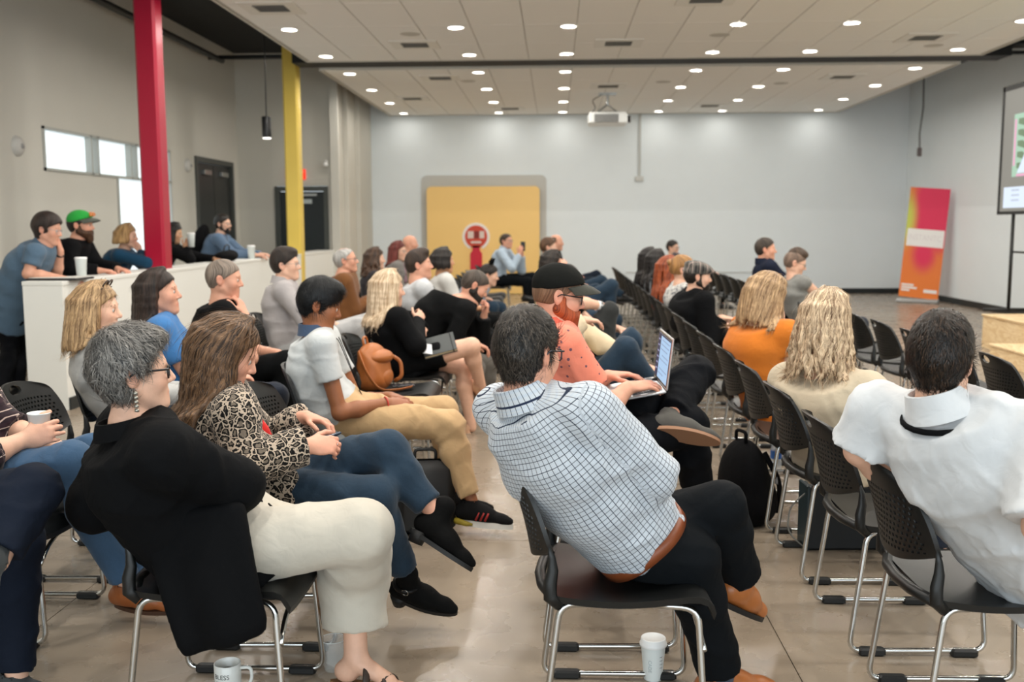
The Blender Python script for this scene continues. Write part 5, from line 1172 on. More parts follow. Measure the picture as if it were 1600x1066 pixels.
# --- man bent forward ---
p=Person('man with shaved hair and dark beard in black bent forward, hand to his face',(-1.0,7.5,.54),at(742,446,7.6),tyaw=6,hyaw=12,hpitch=-32,skin='pink',S=1.04,near=1,slouch=.10,sh=1.05,wide=1.1)
p.arm(1,at(756,494,7.72),elbow=at(752,545,7.8),d=(.35,-.1,1),n=(.6,.2,-.2),curl=1.2); p.arm(-1,at(742,538,7.4),elbow=at(700,548,7.3),d=(.8,.3,-.3),curl=.6); p.leg(1,knee=at(762,572,7.75)); p.leg(-1,knee=at(742,575,7.45)); p.body(); p.top(cloth((24,26,28)),'long',e=.02,hem=.08,wr=.005); p.pants(cloth((108,104,98)),e=.018); p.shoes(cloth((120,116,108)),SOLE); p.eyes(); p.brows(BLACK); p.hair_short(hairmat((40,34,30),(92,80,70)),top=.0,side=.0025,wr=.001); p.beard(DKHAIR,.9,.03); p.watch(1,plain('strap_black',(20,20,20),.5),t=.08,w=.014)
# --- quiff man ---
p=Person('man with a dark quiff and light beard in a white tee looking right',(-1.0,8.3,.54),at(654,414,8.25),tyaw=14,hyaw=10,hpitch=4,skin='pink',S=1.04,near=1,sh=1.08); lap(p,1); lap(p,-1); default_legs(p); p.body(); p.top(cloth((226,228,230)),'short',e=.018,hem=.06); p.pants(BLKP); p.shoes(SH,SOLEB); p.eyes(); p.brows(BLACK); p.hair_short(hairmat((18,14,12),(70,52,40)),top=.014,side=.003,quiff=.022,wr=.003); lanyard(p,cloth((30,30,34)),badge=False)
# --- dark bob woman ---
p=Person('woman with a short dark bob in a white tee',(-1.0,9.9,.54),at(692,408,9.9),tyaw=14,hyaw=20,sex='f',skin='tan',S=1.04,near=1); lap(p,1); lap(p,-1); default_legs(p); p.body(); p.top(cloth((228,227,222)),'short',e=.016,hem=.05,bust=.7); p.pants(BLKP); p.shoes(SH,SOLEB); p.eyes(); p.brows(BLACK); p.hair_long(hairmat((12,10,9),(42,34,29)),length=.055,vol=.018,nlock=30,back_out=-.01,spread=.2,side_fwd=.05,ends=.7)
# --- blonde woman black blazer ---
p=Person('woman with long straight platinum blonde hair in black blazer and skirt, legs crossed',(-1.03,6.85,.53),at(606,452,6.78),tyaw=26,hyaw=24,hpitch=-3,sex='f',S=1.06,near=1,slouch=.05)
p.arm(-1,at(652,502,6.95),elbow=at(650,540,6.6),d=(.25,.7,.5),n=(.6,-.3,.5),curl=.7); p.arm(1,p.loc(.14,.06,.2),elbow=p.loc(.12,.26,.24),d=(0,-1,.1),curl=.5)
p.leg(-1,knee=at(737,541,6.75),ankle=at(752,604,6.95),toe=(.75,.1,-.65)); p.leg(1,knee=at(724,572,6.95),ankle=at(737,668,6.95),toe=(.75,-.2,-.6)); p.body(legs_full=True); p.top(cloth((18,19,22)),'long',e=.024,hem=.08,bust=.7,open_v=True); p.eyes(); p.brows((140,104,70)); p.hair_long(hairmat((160,128,92),(238,218,188),.5),length=.24,vol=.014,nlock=40,spread=.7,back_out=.02,strands=900,r0=.013)
a=p.legs; v,f_=solid([dict(t='spn',P=[p.hip,p.sp[1],p.sp[2]],L=[p.ll]*3,w=[.185,.17,.15],d=[.14,.13,.12],k=.04)]+[seg(p.hj[q],p.hj[q]+(a[q]['k']-p.hj[q])*.62,.106,.088,.06,cut=[(p.hj[q]+(a[q]['k']-p.hj[q])*.58,nrm(a[q]['k']-p.hj[q]))]) for q in (1,-1)],p.cell,(),[(p.sp[2],p.ax),(A(0,0,.447),A(0,0,-1))],dict(amp=.004,freq=22,seed=4)); p._put('skirt',v,f_,cloth((18,19,22)),bc=v); p.shoes(plain('nude_leather',(212,168,134),.35),SOLET,'flat',heel=.05)
o=[seg(p.sp[4]+p.tfw*.075,p.sp[2]+p.tfw*.13,.05,.03,.02)]; v,f_=solid(o,.01); p._put('blouse',v,f_,cloth((225,226,230)),bc=v)
# --- teen white polo ---
p=Person('dark haired teenager in a white polo and khaki trousers looking down',(-1.0,4.8,.53),at(499,476,4.76),tyaw=10,hyaw=12,hpitch=-18,skin='brown',S=.99,near=0,slouch=.07,sh=.95,wide=.93)
p.arm(-1,at(606,630,4.7),elbow=at(531,645,4.58),d=(.95,.15,-.1),n=(.1,-.6,1),curl=.6,r=.92); p.arm(1,at(610,620,4.92),elbow=at(560,628,5.02),d=(.9,-.35,-.1),n=(.1,.3,1),curl=.6,r=.92)
p.leg(-1,knee=at(702,664,4.66),ankle=at(737,786,4.62),toe=(1,-.25,-.02)); p.leg(1,knee=at(694,642,4.98),ankle=at(710,770,5.02),toe=(1,-.1,-.02)); p.body(); p.top(cloth((226,230,230)),.54,e=.016,hem=.10,loose=.9,wr=.009); p.collar(cloth((66,82,106)),h=.04,gap=30); p.pants(cloth((196,164,122)),e=.015,cuff=.1,wr=.010); p.eyes((30,20,16)); p.brows(BLACK); p.hair_short(hairmat((5,6,8),(26,28,30)),top=.022,side=.008,quiff=.016,nape=-.07,strands=3000,slen=.05,lift=.005,side_z=-.035,line=.045,side_x=.026); p.shoes(cloth((34,34,36)),SOLE,'sneaker',size=1.05); lanyard(p,cloth((24,26,30)),drop=.42); P_teen=p
for q in (-1,1):
    b=p.legs[q]['fr']; sh=p.legs[q]['sh']; yo=-.043
    for k in range(3): m=MB().tube([b(.035+.022*k,yo*1.02,-.068),b(.05+.022*k,yo*.86,-.032)],[.0055,.0045],6); p._put('stripe',np.array(m.v),m.f,plain('stripe_red',(196,64,60),.6),parent=sh)
    m=MB().tube([b(-.075,0,-.085),b(-.06,-.03,-.083),b(-.01,-.043,-.088),b(.02,-.043,-.09)],[.016,.016,.013,.006],8); p._put('heel_cup',np.array(m.v),m.f,plain('heel_mustard',(190,168,60),.5),parent=sh)
    for k in range(4): m=MB().tube([b(.02+.02*k,-.024,-.012-.009*k),b(.026+.02*k,.024,-.012-.009*k)],.0035,6); p._put('lace',np.array(m.v),m.f,plain('lace_black',(18,18,20),.7),parent=sh)
m=MB().tube([p.arms[-1]['w']+(p.arms[-1]['e']-p.arms[-1]['w'])*.05+rotv(A(0,0,1),nrm(p.arms[-1]['e']-p.arms[-1]['w']),2*math.pi*k/12)*.032 for k in range(12)],.004,6,True); p._put('bracelet',np.array(m.v),m.f,plain('bracelet_red',(200,60,50),.5))
# --- woman in leopard jacket ---
p=Person('woman with long brown hair in a leopard print jacket and jeans looking at her phone',(-1.05,3.47,.53),at(352,550,3.4),tyaw=22,hyaw=14,hpitch=-24,sex='f',skin='pink',S=1.05,near=0,slouch=.07,sh=1.05,wide=1.08)
p.arm(-1,at(482,697,3.28),elbow=at(384,728,3.18),d=(.85,.45,-.05),n=(.0,-.75,.6),curl=.75); p.arm(1,at(478,652,3.72),elbow=at(415,690,3.80),d=(.95,-.25,-.15),n=(.2,.2,1),curl=.5)
p.leg(1,knee=at(606,702,3.42),ankle=at(688,812,3.36),toe=(.95,-.05,-.34)); p.leg(-1,knee=at(586,775,3.3),ankle=at(640,912,3.44),toe=(1,-.25,-.03)); p.body(); p.top(cloth((184,168,150),'leopard'),'long',e=.022,hem=.12,bust=.9,belly=.25,wr=.008,open_v=True,loose=1.5); 
p.pants(DENIM,e=.01,cuff=.13,wr=.008,kfac=.95); p.eyes(); p.brows((70,48,34)); p.hair_long(hairmat((48,34,24),(138,104,74),.52),length=.30,vol=.02,nlock=48,strands=2600,slen=.09,spread=.55,back_out=.04,wave=.004,wfreq=20,r0=.014); p.shoes(cloth((20,20,21)),SOLEB,'boot',heel=.045)
v,f_=solid([seg(p.sp[4]+p.tfw*.085,p.sp[1]+p.tfw*.14,.03,.03,.02)],.008,(),(),dict(amp=.006,freq=40,seed=2)); p._put('blouse',v,f_,cloth((206,44,40)),bc=v)
a=p.legs[-1]; V0=[]
v,f_=solid([seg(at(380,730,3.3),at(440,752,3.3),.07,.065,.03,fl=(p.ll,.45)),seg(at(390,790,3.28),at(448,782,3.28),.06,.05,.05,fl=(p.ll,.45))],.0085,(),(),dict(amp=.004,freq=30,seed=9)); p._put('jacket_skirt',v,f_,cloth((184,168,150),'leopard'),parent=p.topob,bc=v); P_leo=p
p.band(p.arms[-1]['w']+p.arms[-1]['d']*.10,p.arms[-1]['w']+p.arms[-1]['d']*.14,.0001,plain('ring_silver',(210,212,214),.2,1),'ring',.001)
for q in (-1,1):
    b=p.legs[q]['fr']; m=MB().tube([b(-.012,0,-.0)+ (b(0,.047,0)-b(0,0,0))*math.cos(t)+(b(.047,0,0)-b(0,0,0))*math.sin(t) for t in np.linspace(0,6.28,17)[:-1]],.006,6,True,flat=1.6); p._put('strap',np.array(m.v),m.f,plain('strap_leather',(16,16,17),.4),parent=p.legs[q]['sh'])
    m=MB().tube([b(.0+.013*math.cos(t),-.05,.0+.013*math.sin(t)) for t in np.linspace(0,6.28,11)[:-1]],.0025,6,True); p._put('buckle',np.array(m.v),m.f,plain('buckle_steel',(200,200,198),.25,1),parent=p.legs[q]['sh'])
# --- woman in black coat ---
p=Person('woman with short grey hair, glasses and dangling earring in a black coat, left front',(-.99,2.87,.53),at(207,582,2.76),tyaw=34,hyaw=30,hpitch=2,sex='f',skin='fair',S=1.12,hs=.84,near=0,slouch=.05,sh=1.24,wide=1.12,lyaw=6,nl=.025)
p.arm(-1,p.loc(.03,.12,.17),elbow=at(366,758,2.72),d=p.tl-A(0,0,.3),n=A(0,0,1),curl=.8,r=1.05); p.arm(1,p.loc(.02,.17,.16),elbow=at(150,790,2.86),d=p.tl*.2-A(0,0,1),n=p.tf,curl=.8,r=1.05)
p.leg(-1,knee=at(566,830,2.78),ankle=at(560,930,3.1),toe=(.1,1,-.35)); p.leg(1,knee=at(556,852,2.98),ankle=at(556,1026,2.92),toe=(1,-.22,-.02)); p.legs[1]['bare']=True; p.legs[-1]['bare']=True
coat=cloth((16,17,21)); sd=p.ll*-1
tail=[]
h0=p.hip+p.ll*-.20-p.lf*.04; 
p.body(); p.top(coat,'long',e=.03,hem=.10,bust=.8,belly=.3,wr=.008,neck=-.05)
o=[]
E0,E1=p.hip-p.lf*.16+p.ll*-.205+A(0,0,.12),at(374,796,2.64)
B0,B1=at(296,1010,2.60),at(410,978,2.60)
n=26
G=[[],[]]
pts=[]
for i in range(n+1):
    t=i/n; tp=E0*(1-t)+E1*t; bt=B0*(1-t)+B1*t; wv=.016*math.sin(t*8)
    pts.append([tp*(1-k/16)+bt*(k/16)+p.ll*(-.03*math.sin(k/16*2.2)+wv*k/16) for k in range(17)])
o=[]
for i in range(n):
    for k in range(16):
        o.append(seg(pts[i][k],pts[i][k+1],.017,.017,.012)); o.append(seg(pts[i+1][k],pts[i][k],.017,.017,.012))
    o.append(seg(pts[i][16],pts[i+1][16],.012,.012,.006))
v,f_=solid(o,.0085); p._put('coat_tail',v,f_,coat,parent=p.topob,bc=v); p.collar(coat,r0=.08,r1=.07,h=.03,gap=35)
for t in (.42,.62): m=MB().lathe([(.0001,.004),(.007,.004),(.009,0)],n=12); V=np.array(m.v); q_=pts[24][int(16*t)]; V=np.stack([V[:,0],-V[:,2]-.02,V[:,1]],1)+q_; p._put('button',V,m.f,plain('button_grey',(70,70,72),.4),parent=p.topob)
p.pants(cloth((226,218,202)),e=.022,cuff=.15,flare=.034,wr=.005,kfac=1.08); p.eyes((70,80,90)); p.brows((90,84,80)); p.glasses((12,12,16),True,.003); p.hair_short(hairmat((20,20,21),(168,163,156),.52),top=.026,side=.013,nape=-.075,quiff=.012,strands=5600,slen=.042,lift=.009,line=.078,side_z=-.005,side_x=.034,wr=.006)
m=MB(); 
for k in range(5): m.lathe([(.0001,.006),(.006,.003),(.007,-.004),(.0001,-.006)],c=tuple(p.hp(-.006,-.086,-.05-.013*k)),n=8)
p._put('earring',np.array(m.v),m.f,plain('earring_silver',(176,172,160),.3,.8))
# sandals: cork sole and straps
for q in (1,-1):
    a=p.legs[q]; t=a['toe']; up=p.foot_up(q); l=np.cross(up,t); an=a['a']; S_=p.S*.92
    n=24; R=[]
    for i in range(n):
        x=2*math.pi*i/n; R.append((.062+.14*math.cos(x),(.043-.006*(math.cos(x)<0))*math.sin(x)))
    G=[[an+t*x*S_+l*y*S_+up*z*S_ for z in (-.105,-.078)] for x,y in R]; m=MB().grid(G,True); m.f.append(tuple(2*i for i in range(n-1,-1,-1))); m.f.append(tuple(2*i+1 for i in range(n))); so=p._put('sandal',np.array(m.v),m.f,plain('cork',(150,112,72),.8,0,.2,120,.2)); smooth_by_angle(so.data,40)
    for (x0,x1) in ((.02,.06),(.085,.12),(.12,.09)):
        P=[an+t*(x0+(x1-x0)*k/8)*S_+l*(.046*math.cos(math.pi*k/8))*S_+up*(-.085+.062*math.sin(math.pi*k/8)*(1.15 if x0<.05 else .7))*S_ for k in range(9)]; m=MB().tube(P,.012,8,flat=.3,up=tuple(t)); p._put('strap',np.array(m.v),m.f,plain('strap_brown',(58,46,38),.5),parent=so)
m=MB().lathe([(.0001,.003),(.006,.002),(.0075,-.002)],n=10); b=an; a=p.legs[1]; V=np.array(m.v)+ (a['a']-p.foot_up(1)*.053*p.S+a['toe']*.172*p.S+np.cross(p.foot_up(1),a['toe'])*-.03); p._put('toenail',V,m.f,plain('nail_red',(206,34,40),.25)); P_coat=p
# --- plaid person at the left edge ---
p=Person('person in a dark plaid shirt and faded jeans holding a paper cup',(-2.12,3.5,.53),A(-2.22,3.5,1.14),tyaw=20,hyaw=30,skin='fair',S=1.02,near=0,slouch=.05)
p.arm(-1,at(36,688,3.42),elbow=at(-30,716,3.30),d=(.9,.25,.25),n=(.1,-1,.15),curl=.8); lap(p,1,.26,.0,.12); p.leg(-1,knee=at(112,722,3.42),ankle=at(200,915,3.5),toe=(1,-.15,-.02)); p.leg(1,knee=at(140,712,3.66),ankle=at(214,905,3.75),toe=(1,-.1,-.02)); p.body(); p.top(cloth((58,42,48),'plaid',(28,24,30)),'elbow',e=.02,hem=.09); p.pants(cloth((62,88,116),'denim'),e=.016,cuff=.09); p.eyes(); p.hair_short(BRN); p.shoes(plain('brown_leather',(150,84,40),.45,0,.12,30,.05),plain('sole_brown',(70,44,28),.6)); P_plaid=p
# --- dark jeans person out of the frame ---
p=Person('person in dark navy jeans whose crossed leg enters at the bottom left corner',(-2.16,2.82,.53),A(-2.3,2.82,1.14),tyaw=15,hyaw=30,S=1.02,near=0); lap(p,1); lap(p,-1); p.leg(-1,knee=at(52,768,2.72),ankle=at(-6,878,2.55),toe=(.25,-.3,-.9)); p.leg(1,knee=at(28,842,2.92),ankle=at(26,1062,2.86),toe=(1,0,-.02)); p.body(); p.top(cloth((70,72,76)),'long'); p.pants(cloth((22,28,40),'denim'),e=.018,cuff=.09); p.eyes(); p.hair_short(DKHAIR); p.shoes(cloth((70,72,72)),SOLE,'sneaker')
# --- blonde woman grey sweater ---
p=Person('woman with straight blonde hair and sunglasses on her head in a light grey sweater',(-2.03,4.75,.53),at(150,484,4.62),tyaw=30,hyaw=8,hpitch=-2,sex='f',S=1.03,near=1,slouch=.05); lap(p,1); lap(p,-1); default_legs(p); p.body(); p.top(cloth((176,176,174)),'long',e=.016,hem=.1,bust=.6); p.pants(DENIM); p.shoes(SH,SOLEB); p.eyes(); p.brows((120,90,60)); p.hair_long(hairmat((104,76,50),(214,178,132),.5),length=.17,vol=.015,nlock=40,spread=.9,back_out=.03,strands=1200,side_fwd=.03)
m=MB()
for q in (1,-1): m.tube([p.hp(.055+.012*math.cos(t),.032*q+.026*math.sin(t)*1.0,.125+.02*math.cos(t)) for t in np.linspace(0,6.28,13)[:-1]],.004,6,True)
m.tube([p.hp(.055,-.07,.11),p.hp(-.02,-.09,.06)],.003,6); m.tube([p.hp(.055,.07,.11),p.hp(-.02,.09,.06)],.003,6); p._put('sunglasses',np.array(m.v),m.f,plain('sunglass_frame',(60,44,34),.3))
# --- blue polo ---
p=Person('woman with very long dark hair in a bright blue polo',(-2.03,5.4,.53),at(247,458,5.35),tyaw=18,hyaw=10,hpitch=4,sex='f',skin='pink',S=1.06,near=1,sh=1.08,wide=1.1); lap(p,1); lap(p,-1); default_legs(p); p.body(); p.top(cloth((66,118,174)),'short',e=.016,hem=.1,bust=.9); p.collar(cloth((66,118,174)),h=.036,gap=32); p.pants(DENIMD); p.shoes(SH,SOLEB); p.eyes(); p.brows((50,34,28)); p.hair_long(hairmat((18,13,11),(62,46,38)),length=.36,vol=.01,nlock=40,spread=.6,back_out=.03,side_fwd=.0,strands=900)
# --- grey man in black tee ---
p=Person('man with cropped grey hair in a black tee with red lanyard, hand on chin',(-2.03,6.2,.53),at(350,436,6.15),tyaw=14,hyaw=8,hpitch=-6,skin='pink',S=1.05,near=1,slouch=.06); p.arm(-1,at(382,492,6.1),elbow=at(392,560,6.0),d=(-.35,.25,.85),n=(.85,-.1,.4),curl=.8); lap(p,1,.26,.03,.12); p.leg(-1,knee=at(448,566,6.1)); p.leg(1); p.body(); p.top(cloth((22,22,24)),'short',e=.016,hem=.08); p.pants(BLKP); p.shoes(SH,SOLEB); p.eyes(); p.brows((80,66,56)); p.hair_short(hairmat((70,62,56),(156,140,126)),top=.003,side=.003,wr=.001); lanyard(p,cloth((176,30,44)),width=.008); p.watch(-1,plain('watch_white',(230,232,232),.3),t=.1)
# --- man in pale shirt ---
p=Person('dark haired man in a pale grey shirt and light grey trousers beside the half-wall',(-2.03,7.6,.53),at(446,414,7.62),tyaw=10,hyaw=2,hpitch=2,skin='fair',S=1.03,near=1); p.arm(-1,at(522,508,7.5),elbow=at(478,502,7.35),d=(.95,.1,-.1),curl=.3); lap(p,1,.28,.02,.12); p.leg(-1,knee=at(565,512,7.5),ankle=at(590,590,7.5)); p.leg(1,knee=at(580,502,7.8)); p.body(); p.top(cloth((196,190,190)),'long',e=.02,hem=.05); p.collar(cloth((196,190,190)),h=.042); p.pants(cloth((176,176,176))); p.shoes(SH,SOLEB); p.eyes(); p.brows(BLACK); p.hair_short(hairmat((14,11,10),(52,40,33)),top=.022,side=.01,quiff=.01); p.glasses((120,120,120),True,.0014)
# --- older man brown jacket ---
p=Person('older grey haired man with glasses in a brown jacket, arms crossed',(-2.03,9.6,.53),at(540,407,9.62),tyaw=10,hyaw=6,hpitch=6,skin='pink',S=1.06,near=1,wide=1.18,sh=1.05); p.arm(-1,p.loc(.24,.06,.2)); p.arm(1,p.loc(.22,-.05,.18)); default_legs(p); p.body(); p.top(cloth((116,76,44)),'long',e=.028,hem=.1,belly=.6); p.pants(BLKP); p.shoes(SH,SOLEB); p.eyes(); p.brows((150,146,140)); p.hair_short(hairmat((112,110,106),(206,204,200)),top=-.004,side=.008,line=.085); p.glasses((70,66,64),True,.0018); v,f_=solid([seg(p.sp[4]+p.tfw*.09,p.sp[1]+p.tfw*.17,.05,.05,.02)],.012); p._put('undershirt',v,f_,cloth((28,28,30)),bc=v)
# --- curly, red, bald ---
p=Person('woman with dark curly hair partly hidden behind the platinum blonde woman',(-2.03,11.3,.53),at(586,405,11.3),tyaw=10,hyaw=10,sex='f',S=1.02,near=1); lap(p,1); lap(p,-1); default_legs(p); p.body(); p.top(cloth((52,50,54)),'long',bust=.7); p.pants(BLKP); p.shoes(SH,SOLEB); p.eyes(); p.hair_long(hairmat((30,21,16),(92,66,48)),length=.18,vol=.022,wave=.016,wfreq=60,nlock=34,spread=1.6,back_out=.03)
p=Person('woman with dark red hair and glasses in a grey cardigan with a patterned scarf',(-2.05,13.0,.53),at(622,393,13.0),tyaw=5,hyaw=-12,sex='f',S=1.06,near=1); lap(p,1); lap(p,-1); default_legs(p); p.body(); p.top(cloth((120,116,112)),'long',bust=.7,open_v=True); p.pants(BLKP); p.shoes(SH,SOLEB); p.eyes(); p.brows((80,36,30)); p.hair_long(hairmat((62,22,20),(128,56,46)),length=.17,vol=.014,nlock=30,side_fwd=.02); p.glasses((40,36,36),True,.0018); v,f_=solid([seg(p.sp[4]+p.tfw*.085,p.sp[2]+p.tfw*.13,.05,.04,.02)],.012); p._put('scarf',v,f_,cloth((150,120,130),'floral',(40,40,48)),bc=v)
p=Person('far bald man beside the dark red haired woman',(-2.05,14.2,.54),at(641,381,14.2),tyaw=5,hyaw=-10,skin='pink',S=1.06,near=2); lap(p,1); lap(p,-1); default_legs(p); p.body(); p.top(cloth((150,136,116)),'long'); p.pants(BLKP); p.shoes(SH,SOLEB); p.eyes()
# ---------- people standing at the half-wall ----------
def stander(label,hip,head,**k): return Person(label,hip,head,**k)
p=stander('man in a faded blue polo leaning over the end of the half-wall, chin on hand',at(22,490,8.35),at(74,358,8.2),tyaw=12,hyaw=4,hpitch=-12,skin='pink',S=1.08,near=1,slouch=.05,sh=1.08,wide=1.12,spread=.085)
p.arm(1,at(94,392,8.35),elbow=at(88,432,8.45),d=(-.1,-.1,1),n=(1,.2,.2),curl=1.1); p.arm(-1,at(98,436,8.0),elbow=at(44,428,7.95),d=(.97,.2,-.08),curl=.3)
p.leg(-1,knee=at(15,545,8.3),ankle=onz(2,620,.09)); p.leg(1,knee=at(30,545,8.5),ankle=onz(28,612,.09)); p.body(); p.top(cloth((84,106,126)),'short',e=.02,hem=.1,wr=.006); p.collar(cloth((84,106,126)),h=.035); p.pants(cloth((26,27,34)),seat_z=0,cuff=.07); p.shoes(SH,SOLEB); p.eyes(); p.brows((40,30,26)); p.hair_short(hairmat((16,12,11),(58,44,38)),top=.02,side=.018,nape=-.09,side_z=-.04,side_x=.03); p.glasses((150,150,150),True,.0014); p.watch(1,plain('strap_black',(20,20,20),.5),t=.14)
for (lab,Y,hx,hy,hipx,hipz,kw,fn) in (
 ('bearded man in a green and grey cap and black jacket at the half-wall',9.0,126,352,-4.5,.86,dict(hyaw=6,skin='pink',S=1.06),'cap'),
 ('blonde woman in a dark teal blouse with her hand at her mouth at the half-wall',10.1,198,370,-4.55,.80,dict(hyaw=2,sex='f',S=1.02),'blonde'),
 ('dark haired woman in black holding a white cup, partly behind the crimson column',11.8,271,364,-4.6,.84,dict(hyaw=0,hpitch=-12,sex='f',skin='olive',S=1.0),'dark'),
 ('bearded man in a slate blue shirt with a black backpack at the half-wall',13.3,348,350,-4.55,.86,dict(hyaw=-8,skin='fair',S=1.06),'pack')):
    h=at(hx,hy,Y); p=stander(lab,(h[0]-.2,Y+.05,hipz),h,tyaw=8,near=1,**kw)
    for q in (1,-1): p.leg(q,knee=A(p.hip[0]+.05,p.hip[1]+.1*q,.46),ankle=A(p.hip[0]-.02,p.hip[1]+.1*q,.09))
    if fn=='cap':
        p.arm(-1,A(-4.1,Y-.18,1.07),elbow=A(-4.32,Y-.25,1.08)); p.arm(1,A(-4.05,Y+.1,1.07),elbow=A(-4.3,Y+.2,1.1)); p.body(); p.top(cloth((20,21,24)),'long',e=.024,hem=.1); p.pants(BLKP,seat_z=0); p.hair_short(DKHAIR,top=0,side=.006); p.beard(hairmat((34,22,16),(96,64,42)),.8,.035); p.cap(cloth((46,160,66)),cloth((84,88,80)))
        m=MB()
        for q in (1,-1): m.tube([p.hp(.112-.01*abs(math.sin(t)),.035*q+.028*math.cos(t),.098+.016*math.sin(t)) for t in np.linspace(0,6.28,11)[:-1]],.006,6,True)
        p._put('sunglasses',np.array(m.v),m.f,plain('sunglass_orange',(214,120,40),.3))
    elif fn=='blonde':
        p.arm(-1,p.hp(.13,.01,-.17),elbow=A(-4.12,Y-.15,1.10),d=(-.15,.1,1),n=(.9,-.2,.2),curl=.5); p.arm(1,A(-4.1,Y+.1,1.08),elbow=A(-4.35,Y+.22,1.08)); p.body(); p.top(cloth((24,62,88)),'long',e=.018,hem=.1,bust=.8); p.pants(BLKP,seat_z=0); p.hair_long(hairmat((118,86,52),(206,166,112)),length=.05,vol=.018,nlock=30,spread=.8,back_out=.01); p.brows((120,90,60))
    elif fn=='dark':
        p.arm(-1,at(290,388,Y-.1),elbow=A(-4.3,Y-.2,1.08),d=(.3,.1,.9),n=(.2,-1,0),curl=.6); p.arm(1,A(-4.1,Y+.1,1.07),elbow=A(-4.35,Y+.22,1.08)); p.body(); p.top(cloth((22,22,25)),'long',e=.02,hem=.1,bust=.7); p.pants(BLKP,seat_z=0); p.hair_long(hairmat((10,9,9),(40,32,28)),length=.12,vol=.012,nlock=28); p.brows(BLACK); P_cup=p
    else:
        p.arm(-1,A(-3.98,Y-.18,1.08),elbow=A(-4.25,Y-.25,1.08),d=(1,.15,-.05)); p.arm(1,A(-3.97,Y+.05,1.08),elbow=A(-4.25,Y+.2,1.08),d=(1,-.3,0)); p.body(); p.top(cloth((92,112,136)),'long',e=.018,hem=.1); p.pants(BLKP,seat_z=0); p.hair_short(DKHAIR,top=.014,side=.008); p.beard(DKHAIR,.5,.01); p.brows(BLACK); p.glasses((20,20,22),True,.0018)
        v,f_=solid([ell(p.sp[3]-p.tfw*.2,A(.10,.17,.22),np.stack([p.tfw,p.tl,p.ax],1),.03),ell(p.sp[2]-p.tfw*.24,A(.08,.14,.12),np.stack([p.tfw,p.tl,p.ax],1),.04)],.012,(),(),dict(amp=.006,freq=22,seed=1)); bp=link('worn_backpack',mkmesh('worn_backpack',v-p.sp[3],f_,cloth((18,18,21)),True,dict(bc=v)),None,p.sp[3]); tag(bp,'black backpack worn by the man in slate blue','backpack')
        m=MB()
        for q in (1,-1): m.tube(fillet([p.sp[4]-p.tfw*.09+p.tl*.1*q,p.sp[5]+p.tl*.11*q-p.ax*.035,p.sp[4]+p.tfw*.115+p.tl*.11*q,p.sp[3]+p.tl*.17*q-p.tfw*.0],.05),.018,6,flat=.4); 
        o=link('shoulder_straps',mkmesh('shoulder_straps',np.array(m.v)-p.sp[3],m.f,cloth((18,18,21))),bp)
    p.shoes(SH,SOLEB); p.eyes()
# ================= loose things =================
def thing(name,label,cat,loc=(0,0,0),rz=0,group=None): return tag(empty(name,loc,rz),label,cat,group)
def wrap_text(me,R,z,a0=0.,mat=None,parent=None,name='lettering',up=True):
    v=np.zeros(len(me.vertices)*3,np.float32); me.vertices.foreach_get('co',v); v=v.reshape(-1,3).astype(float); th=a0+v[:,0]/R
    w=np.stack([R*np.cos(th),R*np.sin(th),z+v[:,1]],1); me.vertices.foreach_set('co',w.astype(np.float32).ravel()); me.materials.clear(); me.materials.append(mat); return link(name,me,parent)
# mug on the floor by the coat
mg=thing('mug','white ceramic mug lettered BLESS YOUR HEART on the floor under the black coat','mug',tuple(onz(357,1083,0)))
MB().lathe([(.0001,.004),(.036,.0),(.0405,.004),(.0415,.05),(.0415,.1),(.0395,.1015),(.0375,.099),(.0375,.012),(.0001,.01)],n=40,cap=False).obj('cup_body',plain('ceramic_white',(232,232,226),.2),mg,True)
MB().lathe([(.0001,.07),(.0374,.07)],n=30,cap=False).obj('coffee',plain('tea_brown',(120,88,66),.15),mg,True)
MB().tube(fillet([(.039,0,.084),(.075,0,.088),(.078,0,.05),(.062,0,.022),(.039,0,.024)],.03,6),.0055,10).obj('handle',plain('ceramic_white',(232,232,226),.2),mg,True)
INK=plain('ink_black',(24,24,26),.5)
for t,sz,z in (('BLESS',.021,.068),('YOUR',.014,.049),('HEART',.019,.030)): wrap_text(text_mesh(t,sz),.0419,z,math.radians(-100),INK,mg)
# paper coffee cup by the check man's chair
cc=thing('coffee_cup','white lidded paper coffee cup on the floor under the check shirt man','cup',tuple(onz(1020,1060,0)))
MB().lathe([(.0001,.002),(.029,.0),(.030,.002),(.040,.118),(.0405,.12)],n=36).obj('cup_body',plain('paper_white',(226,232,230),.6),cc,True)
MB().lathe([(.0435,.114),(.0445,.116),(.0445,.122),(.042,.125),(.040,.138),(.038,.140),(.036,.135),(.0001,.134)],n=36,cap=False).obj('lid',plain('lid_white',(240,240,238),.35),cc,True)
m=text_mesh('DECADE',.016); v=np.zeros(len(m.vertices)*3,np.float32); m.vertices.foreach_get('co',v); v=v.reshape(-1,3); v=np.stack([v[:,1],-v[:,0],v[:,2]],1); m.vertices.foreach_set('co',v.astype(np.float32).ravel()); wrap_text(m,.0362,.064,math.radians(-112),plain('ink_pale',(176,186,188),.6),cc)
for k in range(4): m=text_mesh('~w~',.008); wrap_text(m,.0375,.085-.012*k,math.radians(-52),INK,cc,'scribble')
